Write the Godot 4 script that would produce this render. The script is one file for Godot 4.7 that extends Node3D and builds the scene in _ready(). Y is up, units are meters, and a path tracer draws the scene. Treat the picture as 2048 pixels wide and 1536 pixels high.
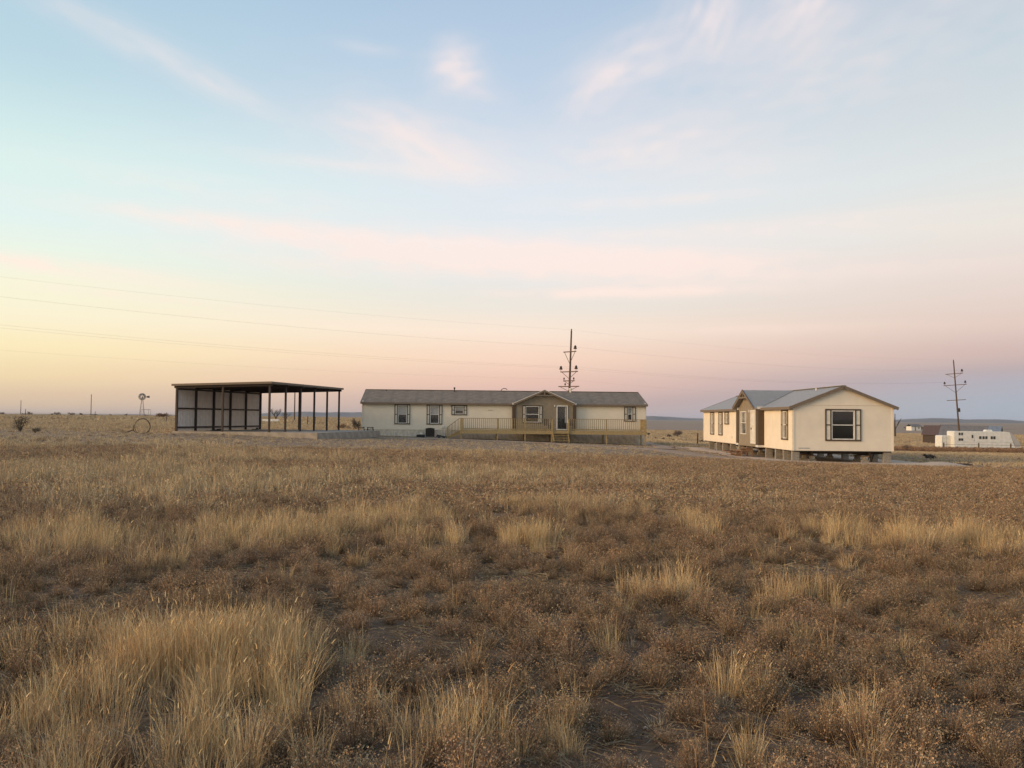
extends Node3D
# A dry plain at dusk: two manufactured homes, an open metal carport on a slab, a power line.
# Metres, y up; the photographer stands at the origin and looks along -z.

var taken := {}
var boxes := {}
var M := {}
var rng := RandomNumberGenerator.new()
var n_relief := FastNoiseLite.new()
var n_patch := FastNoiseLite.new()
var n_tall := FastNoiseLite.new()

const SUN_AZ := -110.0   # degrees from straight ahead, to the left and a little behind the photographer

# ------------------------------------------------------------------ naming and small helpers
func numbered(called: String) -> String:
	if not taken.has(called):
		taken[called] = 0
		return called
	taken[called] += 1
	return "%s_%03d" % [called, taken[called]]

func thing(called: String, label: String, category: String, at := Vector3.ZERO, turn := 0.0, group := "") -> Node3D:
	var o := Node3D.new()
	o.name = numbered(called)
	add_child(o)
	o.position = at
	o.rotation.y = turn
	tag(o, label, category, group)
	return o

func tag(o: Node, label: String, category := "", group := "", kind := "") -> void:
	if label: o.set_meta("label", label)
	if category: o.set_meta("category", category)
	if group: o.set_meta("group", group)
	if kind: o.set_meta("kind", kind)

func copy(o: Node3D, at: Vector3, turn: float, label: String, group := "") -> Node3D:
	var base := String(o.name)
	var c: Node3D = o.duplicate()
	c.name = numbered(base)
	add_child(c)
	c.position = at
	c.rotation.y = turn
	c.set_meta("label", label)
	if group: c.set_meta("group", group)
	return c

func part(called: String, mesh: Mesh, mat: Material, parent: Node, where := Transform3D.IDENTITY) -> MeshInstance3D:
	var o := MeshInstance3D.new()
	o.name = called
	o.mesh = mesh
	o.material_override = mat
	o.transform = where
	parent.add_child(o, true)
	return o

func piece(parent: Node, called: String, c: Vector3, size: Vector3, mat: Material, basis := Basis.IDENTITY) -> MeshInstance3D:
	var key := "%.4f %.4f %.4f" % [size.x, size.y, size.z]
	if not boxes.has(key):
		var b := BoxMesh.new()
		b.size = size
		boxes[key] = b
	return part(called, boxes[key], mat, parent, Transform3D(basis, c))

func lin(r: float, g: float, b: float) -> Color:
	return Color(r, g, b).linear_to_srgb()

# ------------------------------------------------------------------ mesh helpers
func start() -> SurfaceTool:
	var st := SurfaceTool.new()
	st.begin(Mesh.PRIMITIVE_TRIANGLES)
	st.set_smooth_group(-1)
	return st

func done(st: SurfaceTool) -> ArrayMesh:
	st.generate_normals()
	return st.commit()

func quad(st: SurfaceTool, a: Vector3, b: Vector3, c: Vector3, d: Vector3) -> void:
	# a, b, c, d run clockwise as seen from the front
	st.add_vertex(a); st.add_vertex(b); st.add_vertex(c)
	st.add_vertex(a); st.add_vertex(c); st.add_vertex(d)

func block(st: SurfaceTool, lo: Vector3, hi: Vector3, t := Transform3D.IDENTITY) -> void:
	var p: Array[Vector3] = []
	for i in 8:
		p.append(t * Vector3(hi.x if i & 1 else lo.x, hi.y if i & 2 else lo.y, hi.z if i & 4 else lo.z))
	quad(st, p[4], p[6], p[7], p[5])
	quad(st, p[1], p[3], p[2], p[0])
	quad(st, p[5], p[7], p[3], p[1])
	quad(st, p[0], p[2], p[6], p[4])
	quad(st, p[6], p[2], p[3], p[7])
	quad(st, p[0], p[4], p[5], p[1])

func slab(st: SurfaceTool, poly: Array, down: Vector3) -> void:
	# a flat convex outline, clockwise from its outer side, made solid
	var n := poly.size()
	for i in range(1, n - 1):
		st.add_vertex(poly[0]); st.add_vertex(poly[i]); st.add_vertex(poly[i + 1])
		st.add_vertex(poly[0] + down); st.add_vertex(poly[i + 1] + down); st.add_vertex(poly[i] + down)
	for i in n:
		var a: Vector3 = poly[i]
		var b: Vector3 = poly[(i + 1) % n]
		quad(st, b, a, a + down, b + down)

func bar(st: SurfaceTool, a: Vector3, b: Vector3, w: float, h: float) -> void:
	# square timber between two points
	var d := (b - a)
	var z := d.normalized()
	var up := Vector3.UP if absf(z.y) < 0.95 else Vector3.RIGHT
	var x := up.cross(z).normalized()
	var y := z.cross(x)
	block(st, Vector3(-w / 2, -h / 2, 0), Vector3(w / 2, h / 2, d.length()), Transform3D(Basis(x, y, z), a))

func tube(st: SurfaceTool, path: Array, radii: Array, sides := 8) -> void:
	var rings := []
	for i in path.size():
		var p: Vector3 = path[i]
		var q0: Vector3 = path[maxi(i - 1, 0)]
		var q1: Vector3 = path[mini(i + 1, path.size() - 1)]
		var z := (q1 - q0).normalized()
		var up := Vector3.UP if absf(z.y) < 0.9 else Vector3.RIGHT
		var x := up.cross(z).normalized()
		var y := z.cross(x)
		var ring := []
		for s in sides:
			var a := TAU * s / sides
			ring.append(p + (x * cos(a) + y * sin(a)) * float(radii[i]))
		rings.append(ring)
	for i in path.size() - 1:
		for s in sides:
			var t := (s + 1) % sides
			quad(st, rings[i][s], rings[i + 1][s], rings[i + 1][t], rings[i][t])
	for s in range(1, sides - 1):
		st.add_vertex(rings[0][0]); st.add_vertex(rings[0][s]); st.add_vertex(rings[0][s + 1])
		var e: Array = rings[-1]
		st.add_vertex(e[0]); st.add_vertex(e[s + 1]); st.add_vertex(e[s])

func lathe(st: SurfaceTool, at: Vector3, profile: Array, sides := 12) -> void:
	for i in profile.size() - 1:
		var a: Vector2 = profile[i]
		var b: Vector2 = profile[i + 1]
		for s in sides:
			var t0 := TAU * s / sides
			var t1 := TAU * (s + 1) / sides
			var p := at + Vector3(cos(t0) * a.x, a.y, sin(t0) * a.x)
			var q := at + Vector3(cos(t0) * b.x, b.y, sin(t0) * b.x)
			var r := at + Vector3(cos(t1) * b.x, b.y, sin(t1) * b.x)
			var u := at + Vector3(cos(t1) * a.x, a.y, sin(t1) * a.x)
			quad(st, p, u, r, q)

func wall_mesh(x0: float, x1: float, y0: float, y1: float, th: float, holes: Array) -> ArrayMesh:
	# outer face on z = 0, inner face on z = -th; every hole is [x0, x1, y0, y1]
	var st := start()
	var xs := [x0, x1]
	var ys := [y0, y1]
	for h in holes:
		xs.append(clampf(h[0], x0, x1)); xs.append(clampf(h[1], x0, x1))
		ys.append(clampf(h[2], y0, y1)); ys.append(clampf(h[3], y0, y1))
	xs.sort(); ys.sort()
	for i in xs.size() - 1:
		for j in ys.size() - 1:
			if xs[i + 1] - xs[i] < 0.001 or ys[j + 1] - ys[j] < 0.001: continue
			var mx: float = (xs[i] + xs[i + 1]) / 2
			var my: float = (ys[j] + ys[j + 1]) / 2
			var open := false
			for h in holes:
				if mx > h[0] and mx < h[1] and my > h[2] and my < h[3]: open = true
			if open: continue
			var a := Vector3(xs[i], ys[j], 0)
			var b := Vector3(xs[i], ys[j + 1], 0)
			var c := Vector3(xs[i + 1], ys[j + 1], 0)
			var d := Vector3(xs[i + 1], ys[j], 0)
			var k := Vector3(0, 0, -th)
			quad(st, a, b, c, d)
			quad(st, d + k, c + k, b + k, a + k)
	var frames := [[x0, x1, y0, y1, 1.0]]
	for h in holes:
		if h[2] > y0 + 0.001 or h[0] > x0 + 0.001: frames.append([h[0], h[1], maxf(h[2], y0), minf(h[3], y1), -1.0])
	for f in frames:
		var p := [Vector3(f[0], f[2], 0), Vector3(f[0], f[3], 0), Vector3(f[1], f[3], 0), Vector3(f[1], f[2], 0)]
		for i in 4:
			var a: Vector3 = p[i]
			var b: Vector3 = p[(i + 1) % 4]
			var k := Vector3(0, 0, -th)
			if f[4] > 0: quad(st, b, a, a + k, b + k)
			else: quad(st, a, b, b + k, a + k)
	return done(st)

# ------------------------------------------------------------------ textures and materials
func grey_tex(seed_: int, freq: float, lo: float, hi: float, size := 256, stretch := Vector2.ONE) -> ImageTexture:
	var n := FastNoiseLite.new()
	n.seed = seed_
	n.frequency = freq
	n.fractal_octaves = 5
	var im := n.get_seamless_image(size, size)
	im.convert(Image.FORMAT_RGB8)
	for y in size:
		for x in size:
			var v: float = lerpf(lo, hi, im.get_pixel(x, y).r)
			im.set_pixel(x, y, Color(v, v, v))
	if stretch != Vector2.ONE:
		im.resize(int(size * stretch.x), int(size * stretch.y))
	return ImageTexture.create_from_image(im)

func material(color: Color, rough := 0.8, tex: Texture2D = null, scale := 1.0, metal := 0.0) -> StandardMaterial3D:
	var m := StandardMaterial3D.new()
	m.albedo_color = color
	m.roughness = rough
	m.metallic = metal
	if tex:
		m.albedo_texture = tex
		m.uv1_triplanar = true
		m.uv1_scale = Vector3.ONE * scale
	return m

func make_materials() -> void:
	var soft := grey_tex(3, 0.012, 0.90, 1.0)
	var faint := grey_tex(4, 0.006, 0.955, 1.0)
	var rough_grain := grey_tex(5, 0.035, 0.55, 1.0)
	var blotch := grey_tex(7, 0.014, 0.80, 1.0)
	var gravel := grey_tex(6, 0.06, 0.74, 1.0)
	var stain := grey_tex(8, 0.010, 0.80, 1.0)
	var wood := grey_tex(9, 0.03, 0.62, 1.0)
	# siding: shallow upright grooves every 0.2 m pressed in a board with a grain
	var gn := FastNoiseLite.new()
	gn.seed = 12; gn.frequency = 0.06
	var relief := Image.create(256, 256, false, Image.FORMAT_L8)
	for x in 256:
		for y in 256:
			var v := 0.8 + 0.04 * gn.get_noise_2d(x * 3.0, y * 0.35)
			if x % 32 < 2: v -= 0.5
			relief.set_pixel(x, y, Color(v, v, v))
	var relief_tex := ImageTexture.create_from_image(relief)
	M.cream = material(lin(0.82, 0.72, 0.57), 0.75, faint, 0.35)
	M.cream.heightmap_enabled = true
	M.cream.heightmap_texture = relief_tex
	M.cream.heightmap_scale = 0.5
	M.cream.uv1_scale = Vector3.ONE * 0.625
	M.cream_two = material(lin(0.81, 0.71, 0.57), 0.75, faint, 0.35)
	M.cream_two.heightmap_enabled = true
	M.cream_two.heightmap_texture = relief_tex
	M.cream_two.heightmap_scale = 0.4
	M.cream_two.uv1_scale = Vector3.ONE * 0.625
	M.taupe = material(lin(0.29, 0.235, 0.165), 0.8, soft, 0.625)
	M.taupe.heightmap_enabled = true
	M.taupe.heightmap_texture = relief_tex
	M.taupe.heightmap_scale = 0.5
	M.brown_trim = material(lin(0.085, 0.055, 0.03), 0.7, soft, 0.8)
	M.fascia = material(lin(0.20, 0.15, 0.105), 0.7, soft, 0.8)
	M.white_trim = material(lin(0.78, 0.74, 0.68), 0.5, soft, 0.8)
	M.shutter = material(lin(0.75, 0.68, 0.55), 0.7, soft, 0.8)
	M.blind = material(lin(0.72, 0.70, 0.66), 0.8)
	M.screen = material(lin(0.055, 0.05, 0.045), 0.9)
	M.glass = StandardMaterial3D.new()
	M.glass.albedo_color = Color(0.25, 0.27, 0.27, 0.08)
	M.glass.roughness = 0.03
	M.glass.transparency = BaseMaterial3D.TRANSPARENCY_ALPHA
	M.skirting = material(lin(0.79, 0.69, 0.545), 0.8, blotch, 0.7)
	M.inside = material(lin(0.16, 0.13, 0.10), 0.9)
	# shingles: courses 0.14 m high of tabs that differ a little in tone, weather stains over them
	rng.seed = 77
	var sh := Image.create(512, 512, false, Image.FORMAT_RGB8)
	var sn := FastNoiseLite.new()
	sn.seed = 31; sn.frequency = 0.35
	for j in 16:
		for i in 16:
			var tone := 0.84 + 0.1 * rng.randf()
			var ox := (j % 2) * 16
			for y in 32:
				for x in 32:
					var v := tone + 0.10 * sn.get_noise_2d(i * 32 + x, j * 32 + y)
					if y < 3 or x < 1: v *= 0.72
					sh.set_pixel((i * 32 + x + ox) % 512, j * 32 + y, Color(v, v * 0.985, v * 0.96))
	var sh_tex := ImageTexture.create_from_image(sh)
	M.shingle = material(lin(0.34, 0.275, 0.215), 0.9, sh_tex, 0.45)
	M.shingle.detail_enabled = true
	M.shingle.detail_blend_mode = BaseMaterial3D.BLEND_MODE_MUL
	M.shingle.detail_albedo = stain
	M.shingle.detail_uv_layer = BaseMaterial3D.DETAIL_UV_1
	M.shingle_new = material(lin(0.38, 0.36, 0.34), 0.5, sh_tex, 0.45)
	M.pine = material(lin(0.62, 0.44, 0.20), 0.8, wood, 1.2)
	M.pine_rail = material(lin(0.40, 0.25, 0.115), 0.8, wood, 1.2)
	M.concrete = material(lin(0.42, 0.355, 0.285), 0.9, blotch, 0.4)
	M.cinder = material(lin(0.50, 0.44, 0.36), 0.95, rough_grain, 2.0)
	M.galvanised = material(lin(0.78, 0.73, 0.69), 0.5, soft, 0.5)
	M.steel = material(lin(0.075, 0.05, 0.038), 0.75, rough_grain, 1.5)
	M.roof_metal = material(lin(0.34, 0.28, 0.24), 0.7, blotch, 0.5)
	M.pole_wood = material(lin(0.16, 0.10, 0.065), 0.9, wood, 1.0)
	M.wire = material(lin(0.13, 0.11, 0.10), 0.6, null, 1.0, 0.3)
	M.insulator = material(lin(0.06, 0.04, 0.03), 0.4)
	M.dark = material(lin(0.05, 0.042, 0.036), 0.7, rough_grain, 1.5)
	M.rubber = material(lin(0.03, 0.028, 0.026), 0.85)
	M.hose = material(lin(0.045, 0.034, 0.02), 0.7)
	M.rough_lumber = material(lin(0.36, 0.21, 0.12), 0.85, wood, 1.5)
	M.white_body = material(lin(0.80, 0.78, 0.72), 0.4, soft, 0.5)
	M.grey_stripe = material(lin(0.42, 0.40, 0.38), 0.5)
	M.rust_roof = material(lin(0.20, 0.12, 0.09), 0.8, rough_grain, 0.6)
	M.grey_roof = material(lin(0.20, 0.18, 0.165), 0.7, blotch, 0.3)
	M.blue_roof = material(lin(0.22, 0.25, 0.29), 0.5, blotch, 0.3)
	M.barn_wall = material(lin(0.12, 0.085, 0.065), 0.9, wood, 0.6)
	M.windmill = material(lin(0.30, 0.26, 0.23), 0.6, soft, 0.8, 0.2)
	M.windmill_tail = material(lin(0.13, 0.095, 0.085), 0.7)
	M.bark = material(lin(0.12, 0.085, 0.065), 0.9, rough_grain, 2.0)
	M.leaf = StandardMaterial3D.new()
	M.leaf.vertex_color_use_as_albedo = true
	M.leaf.roughness = 0.85
	M.hill = material(lin(0.16, 0.14, 0.12), 0.95, blotch, 0.002)
	M.hill.uv1_world_triplanar = true
	M.track = material(lin(0.46, 0.305, 0.20), 0.95, gravel, 0.5)
	M.caliche = material(lin(0.66, 0.50, 0.37), 0.95, gravel, 0.8)
	M.ground = StandardMaterial3D.new()
	M.ground.vertex_color_use_as_albedo = true
	M.ground.roughness = 0.97
	M.ground.albedo_texture = grey_tex(21, 0.05, 0.70, 1.0, 512)
	M.ground.uv1_triplanar = true
	M.ground.uv1_world_triplanar = true
	M.ground.uv1_scale = Vector3.ONE * 0.45

# ------------------------------------------------------------------ the sky
func make_sky() -> ImageTexture:
	# colours by height above the horizon (rows) and by angle away from the sun's azimuth (columns), as displayed values
	var els := [0.0, 1.0, 2.2, 3.8, 5.6, 7.4, 9.2, 11.0, 14.0, 20.0, 27.0, 45.0, 90.0]
	var dels := [0.0, 45.0, 80.0, 110.0, 140.0, 180.0]
	var tab := [
		[[214,176,140],[212,182,150],[206,182,160],[180,162,162],[136,142,154],[126,136,152]],
		[[238,196,142],[232,198,154],[220,194,164],[204,176,170],[142,148,160],[130,140,156]],
		[[252,216,152],[248,216,160],[238,214,172],[230,192,176],[162,158,168],[142,148,162]],
		[[255,232,172],[253,232,178],[248,231,186],[244,212,190],[204,180,174],[172,162,170]],
		[[255,240,196],[253,240,202],[247,238,207],[245,226,208],[222,200,190],[198,182,180]],
		[[252,242,212],[249,243,216],[243,241,214],[231,226,217],[226,210,201],[208,192,188]],
		[[244,242,222],[241,243,226],[231,241,226],[223,227,227],[228,217,210],[212,200,196]],
		[[234,240,228],[231,241,230],[222,238,234],[224,230,234],[230,224,216],[214,206,202]],
		[[220,234,228],[217,236,230],[214,236,232],[217,227,235],[219,223,222],[204,208,210]],
		[[190,212,222],[187,212,223],[184,211,223],[188,206,225],[196,209,217],[184,196,208]],
		[[168,194,216],[165,194,216],[163,193,216],[168,191,216],[172,190,209],[164,182,203]],
		[[150,178,208],[148,177,207],[148,178,208],[150,178,208],[150,176,203],[146,170,198]],
		[[146,168,194],[146,168,194],[146,168,194],[146,168,194],[146,168,194],[146,168,194]]]
	var w := 2048
	var h := 1024
	var half := 512
	var colors := []
	for r in tab:
		var row := []
		for c in r:
			var k := Color(c[0] / 255.0, c[1] / 255.0, c[2] / 255.0).srgb_to_linear()
			row.append(Vector3(k.r, k.g, k.b))
		colors.append(row)
	# thin cloud, as the share of cloud in each direction: [azimuth, height, half-width, half-height, tilt in degrees, strength]
	var cover := PackedFloat32Array()
	cover.resize(w * half)
	var fine := FastNoiseLite.new()
	fine.seed = 5
	fine.frequency = 0.22
	fine.fractal_octaves = 4
	var clouds := [
		[-24.0, 21.3, 8.5, 1.0, -18.0, 0.36], [-19.0, 19.6, 4.2, 0.7, -21.0, 0.45],
		[-6.8, 17.2, 4.8, 1.7, -16.0, 0.85], [-4.2, 15.9, 3.4, 1.0, -6.0, 0.7], [-9.5, 15.4, 9.0, 0.45, -2.0, 0.42],
		[-3.8, 21.5, 1.5, 1.35, 12.0, 1.25], [-2.4, 20.3, 2.6, 1.0, -20.0, 0.30], [-9.4, 22.3, 2.0, 0.35, -4.0, 0.28],
		[7.0, 21.4, 3.9, 1.7, 26.0, 0.85], [4.4, 19.8, 1.5, 0.9, 55.0, 0.45], [12.6, 24.2, 3.0, 2.4, 60.0, 0.75], [18.0, 23.8, 3.2, 2.3, 35.0, 0.8], [15.5, 22.6, 4.5, 0.9, 10.0, 0.35], [26.2, 25.0, 2.4, 1.8, 0.0, 0.65], [30.5, 24.2, 2.4, 1.1, -6.0, 0.28],
		[8.5, 17.0, 6.0, 1.8, 6.0, 0.62], [14.0, 15.4, 5.0, 1.1, 2.0, 0.30],
		[9.0, 13.6, 8.0, 0.45, 2.0, 0.50], [0.0, 10.2, 15.0, 1.1, -3.0, 2.2], [-14.0, 11.3, 11.0, 0.6, -3.5, 1.2], [7.0, 10.0, 8.5, 0.75, -2.0, 1.5], [-12.0, 9.1, 8.0, 0.55, -3.0, 0.36],
		[20.0, 20.5, 13.0, 3.6, 8.0, 0.34], [-5.0, 17.0, 9.0, 2.6, -6.0, 0.30], [-18.0, 13.4, 12.0, 0.9, -4.0, 0.30], [12.0, 11.6, 12.0, 0.5, -1.0, 0.5], [-2.0, 9.2, 12.0, 0.4, -2.0, 0.5],
		[7.5, 8.0, 8.0, 0.42, 0.5, 1.3], [20.0, 12.0, 10.0, 0.5, 1.5, 0.34], [24.0, 8.9, 9.0, 0.55, 0.0, 0.30], [-28.0, 8.4, 8.5, 0.5, -4.0, 1.0], [-24.0, 7.0, 9.0, 0.3, -3.0, 0.42], [-8.0, 5.6, 10.0, 0.28, -2.0, 0.24], [16.0, 5.6, 9.0, 0.4, 0.0, 0.30]]
	# the same kinds of wisp carry on round the rest of the sky
	rng.seed = 404
	for i in 64:
		var az := rng.randf_range(42.0, 318.0)
		if az > 180.0: az -= 360.0
		var low := rng.randf() < 0.4
		clouds.append([az, rng.randf_range(6.0, 14.0) if low else rng.randf_range(14.0, 62.0), rng.randf_range(5.0, 13.0) if low else rng.randf_range(2.0, 9.0), rng.randf_range(0.3, 0.8) if low else rng.randf_range(0.7, 2.6), rng.randf_range(-6.0, 6.0) if low else rng.randf_range(-40.0, 40.0), rng.randf_range(0.25, 0.75)])
	for i in 16:
		clouds.append([rng.randf_range(-40.0, 40.0), rng.randf_range(31.0, 60.0), rng.randf_range(3.0, 9.0), rng.randf_range(0.8, 2.4), rng.randf_range(-30.0, 40.0), rng.randf_range(0.3, 0.6)])
	for c in clouds:
		var ca := cos(deg_to_rad(c[4]))
		var sa := sin(deg_to_rad(c[4]))
		var rx: float = sqrt(pow(c[2] * ca, 2) + pow(c[3] * sa, 2)) * 2.3
		var ry: float = sqrt(pow(c[2] * sa, 2) + pow(c[3] * ca, 2)) * 2.3
		var widen: float = 1.0 / maxf(0.3, cos(deg_to_rad(c[1]))) if c[1] > 28.0 else 1.0
		var px0 := int(floor((c[0] - rx * widen) / 360.0 * w))
		var px1 := int(ceil((c[0] + rx * widen) / 360.0 * w))
		var py0 := clampi(int((90.0 - c[1] - ry) / 180.0 * h), 0, half - 1)
		var py1 := clampi(int((90.0 - c[1] + ry) / 180.0 * h), 0, half - 1)
		for py in range(py0, py1 + 1):
			var el := 90.0 - (py + 0.5) / h * 180.0
			for px in range(px0, px1 + 1):
				var da: float = ((px + 0.5) / w * 360.0 - c[0]) / widen
				var de: float = el - c[1]
				var u := (da * ca + de * sa) / float(c[2])
				var v := (de * ca - da * sa) / float(c[3])
				var n := fine.get_noise_2d((da * ca + de * sa + c[0] * 7.0) * 1.3, (de * ca - da * sa + c[1] * 11.0) * 5.0)
				var n2 := fine.get_noise_2d(u * 4.0 + c[0] * 3.0, v * 4.0 + c[1] * 5.0)
				var d := u * u + v * v
				d *= 1.0 + 0.5 * n2
				var a: float = exp(-d * 1.15) * float(c[5]) * clampf(0.85 + 0.75 * n + 0.5 * n2, 0.0, 1.5)
				var at := py * w + posmod(px, w)
				cover[at] = 1.0 - (1.0 - cover[at]) * (1.0 - clampf(a, 0.0, 0.95))
	var data := PackedFloat32Array()
	data.resize(w * h * 3)
	var wide := FastNoiseLite.new()
	wide.seed = 8
	wide.frequency = 0.05
	for py in half:
		var el := 90.0 - (py + 0.5) / h * 180.0
		var k := 0
		while k < els.size() - 2 and els[k + 1] < el: k += 1
		var t: float = clampf((el - els[k]) / (els[k + 1] - els[k]), 0.0, 1.0)
		t = lerpf(t, t * t * (3.0 - 2.0 * t), 0.35)
		var row := []
		for j in dels.size(): row.append(colors[k][j].lerp(colors[k + 1][j], t))
		var pink := clampf(1.0 - (el - 8.0) / 22.0, 0.15, 1.0)
		for px in w:
			var az := (px + 0.5) / w * 360.0
			if az > 180.0: az -= 360.0
			var del := absf(az - SUN_AZ)
			if del > 180.0: del = 360.0 - del
			var q := 0
			while q < dels.size() - 2 and dels[q + 1] < del: q += 1
			var s: float = (del - dels[q]) / (dels[q + 1] - dels[q])
			s = lerpf(s, s * s * (3.0 - 2.0 * s), 0.5)
			var c: Vector3 = row[q].lerp(row[q + 1], s)
			var a := cover[py * w + px]
			if a > 0.001:
				var tint := Vector3(0.93, 0.81, 0.80).lerp(Vector3(1.02, 0.80, 0.71), pink)
				# the far side of the sky is lit less
				tint *= lerpf(1.0, 0.84, smoothstep(125.0, 175.0, del))
				c = c.lerp(tint, a * 0.68)
			var o := (py * w + px) * 3
			data[o] = c.x
			data[o + 1] = c.y
			data[o + 2] = c.z
	for i in range(w * half, w * h):
		data[i * 3] = 0.2
		data[i * 3 + 1] = 0.16
		data[i * 3 + 2] = 0.12
	var im := Image.create_from_data(w, h, false, Image.FORMAT_RGBF, data.to_byte_array())
	return ImageTexture.create_from_image(im)

# ------------------------------------------------------------------ the lie of the land
func ground(x: float, z: float) -> float:
	var d := maxf(0.0, -z)
	var t := smoothstep(-8.0, 88.0, d) if d < 88.0 else 1.0
	t -= smoothstep(-8.0, 88.0, 0.0) * (1.0 - t)
	var xe := 45.0 * tanh(x / 45.0)
	var h := t * (-0.30 - 0.030 * xe)
	h -= clampf((d - 75.0) * 0.02, 0.0, 1.8) * smoothstep(5.0, 40.0, x)
	h += 0.22 * exp(-((x + 20.0) * (x + 20.0) / 30.0 + (z + 60.5) * (z + 60.5) / 5.0))
	h -= 0.16 * exp(-((x - 18.0) * (x - 18.0) / 70.0 + (z + 52.0) * (z + 52.0) / 150.0))
	var r := sqrt(x * x + z * z)
	if r < 400.0:
		h += 0.05 * n_relief.get_noise_2d(x, z) * smoothstep(0.0, 6.0, r)
		if r < 70.0: h += 0.03 * n_relief.get_noise_2d(x * 7.0 + 300.0, z * 7.0)
	elif r < 5000.0:
		h += 1.2 * n_relief.get_noise_2d(x * 0.02, z * 0.02) * smoothstep(400.0, 900.0, r)
	return h

func on_ground(x: float, z: float, up := 0.0) -> Vector3:
	return Vector3(x, ground(x, z) + up, z)

# the worn track that comes in from the right, passes the raised home and runs along the deck
const TRACK := [Vector2(60, -31), Vector2(34, -39), Vector2(24, -42.5), Vector2(17.5, -45.5), Vector2(13.2, -50), Vector2(11.4, -59), Vector2(9.5, -68), Vector2(3, -73.0), Vector2(-5, -74.2), Vector2(-10.5, -70.5)]
const SPUR := [Vector2(11.5, -67), Vector2(13.0, -78), Vector2(14.0, -92), Vector2(22, -104), Vector2(40, -112)]

func off_line(p: Vector2, line: Array) -> float:
	var best := 1e9
	for i in line.size() - 1:
		var a: Vector2 = line[i]
		var b: Vector2 = line[i + 1]
		best = minf(best, p.distance_to(Geometry2D.get_closest_point_to_segment(p, a, b)))
	return best

func bareness(x: float, z: float) -> float:
	# 1 where nothing grows: tracks, pads, under the buildings
	if z > -35.0 or z < -125.0 or x < -40.0 or x > 62.0: return 0.0
	var p := Vector2(x, z)
	var wob := 0.7 * n_relief.get_noise_2d(x * 3.0, z * 3.0 + 50.0)
	if x > 14.2 + wob and x < 23.2 + wob and z < -46.8 + wob and z > -75.0: return 1.0
	if x > -24.6 and x < -10.6 and z < -61.0 and z > -77.5: return 1.0
	if x > -14.0 and x < 13.5 and z < -75.3 and z > -90.0: return 1.0
	if off_line(p, TRACK) < 1.15 + wob: return 1.0
	if off_line(p, SPUR) < 0.7 + wob: return 1.0
	return 0.0

func make_ground() -> void:
	var sectors := 400
	var radii := [0.0]
	var r := 0.7
	while r < 9000.0:
		radii.append(r)
		r *= 1.042
	var pts := PackedVector3Array()
	var cols := PackedColorArray()
	var idx := PackedInt32Array()
	var soil := Color(0.125, 0.068, 0.040)
	var litter := Color(0.21, 0.135, 0.075)
	var straw := Color(0.42, 0.315, 0.18)
	var red := Color(0.34, 0.215, 0.14)
	for i in radii.size():
		for s in sectors:
			var a := TAU * s / sectors
			var x: float = sin(a) * radii[i]
			var z: float = -cos(a) * radii[i]
			pts.append(Vector3(x, ground(x, z), z))
			var v := n_patch.get_noise_2d(x, z)
			var u := n_patch.get_noise_2d(x * 0.11 + 90.0, z * 0.11)
			var c := soil.lerp(litter, clampf(0.3 + v * 1.1 + u * 0.4, 0.0, 1.0))
			# grassland beyond the yard
			var field := smoothstep(-0.25, 0.35, u + (0.55 if z < -84.0 + 9.0 * v or absf(x) > 45.0 + 10.0 * v else -0.6))
			c = c.lerp(straw.lerp(red, clampf(u * 1.3 + v * 0.5, 0.0, 0.8)), field)
			if z < -360.0 + 80.0 * u: c = c.lerp(Color(0.40, 0.27, 0.19), smoothstep(-0.3, 0.2, n_patch.get_noise_2d(x * 0.03, z * 0.03)))
			elif z < -44.0 + 4.0 * v and z > -104.0 and absf(x) < 58.0: c = c.lerp(Color(0.38, 0.25, 0.145), 0.75)
			cols.append(c)
	for i in radii.size() - 1:
		for s in sectors:
			var t := (s + 1) % sectors
			var a := i * sectors + s
			var b := i * sectors + t
			var c := (i + 1) * sectors + t
			var d := (i + 1) * sectors + s
			idx.append_array([a, d, c, a, c, b])
	var arr := []
	arr.resize(Mesh.ARRAY_MAX)
	arr[Mesh.ARRAY_VERTEX] = pts
	arr[Mesh.ARRAY_COLOR] = cols
	arr[Mesh.ARRAY_INDEX] = idx
	var am := ArrayMesh.new()
	am.add_surface_from_arrays(Mesh.PRIMITIVE_TRIANGLES, arr)
	var st := SurfaceTool.new()
	st.create_from(am, 0)
	st.generate_normals()
	var o := part("ground", st.commit(), M.ground, self)
	tag(o, "", "", "", "structure")

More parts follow.
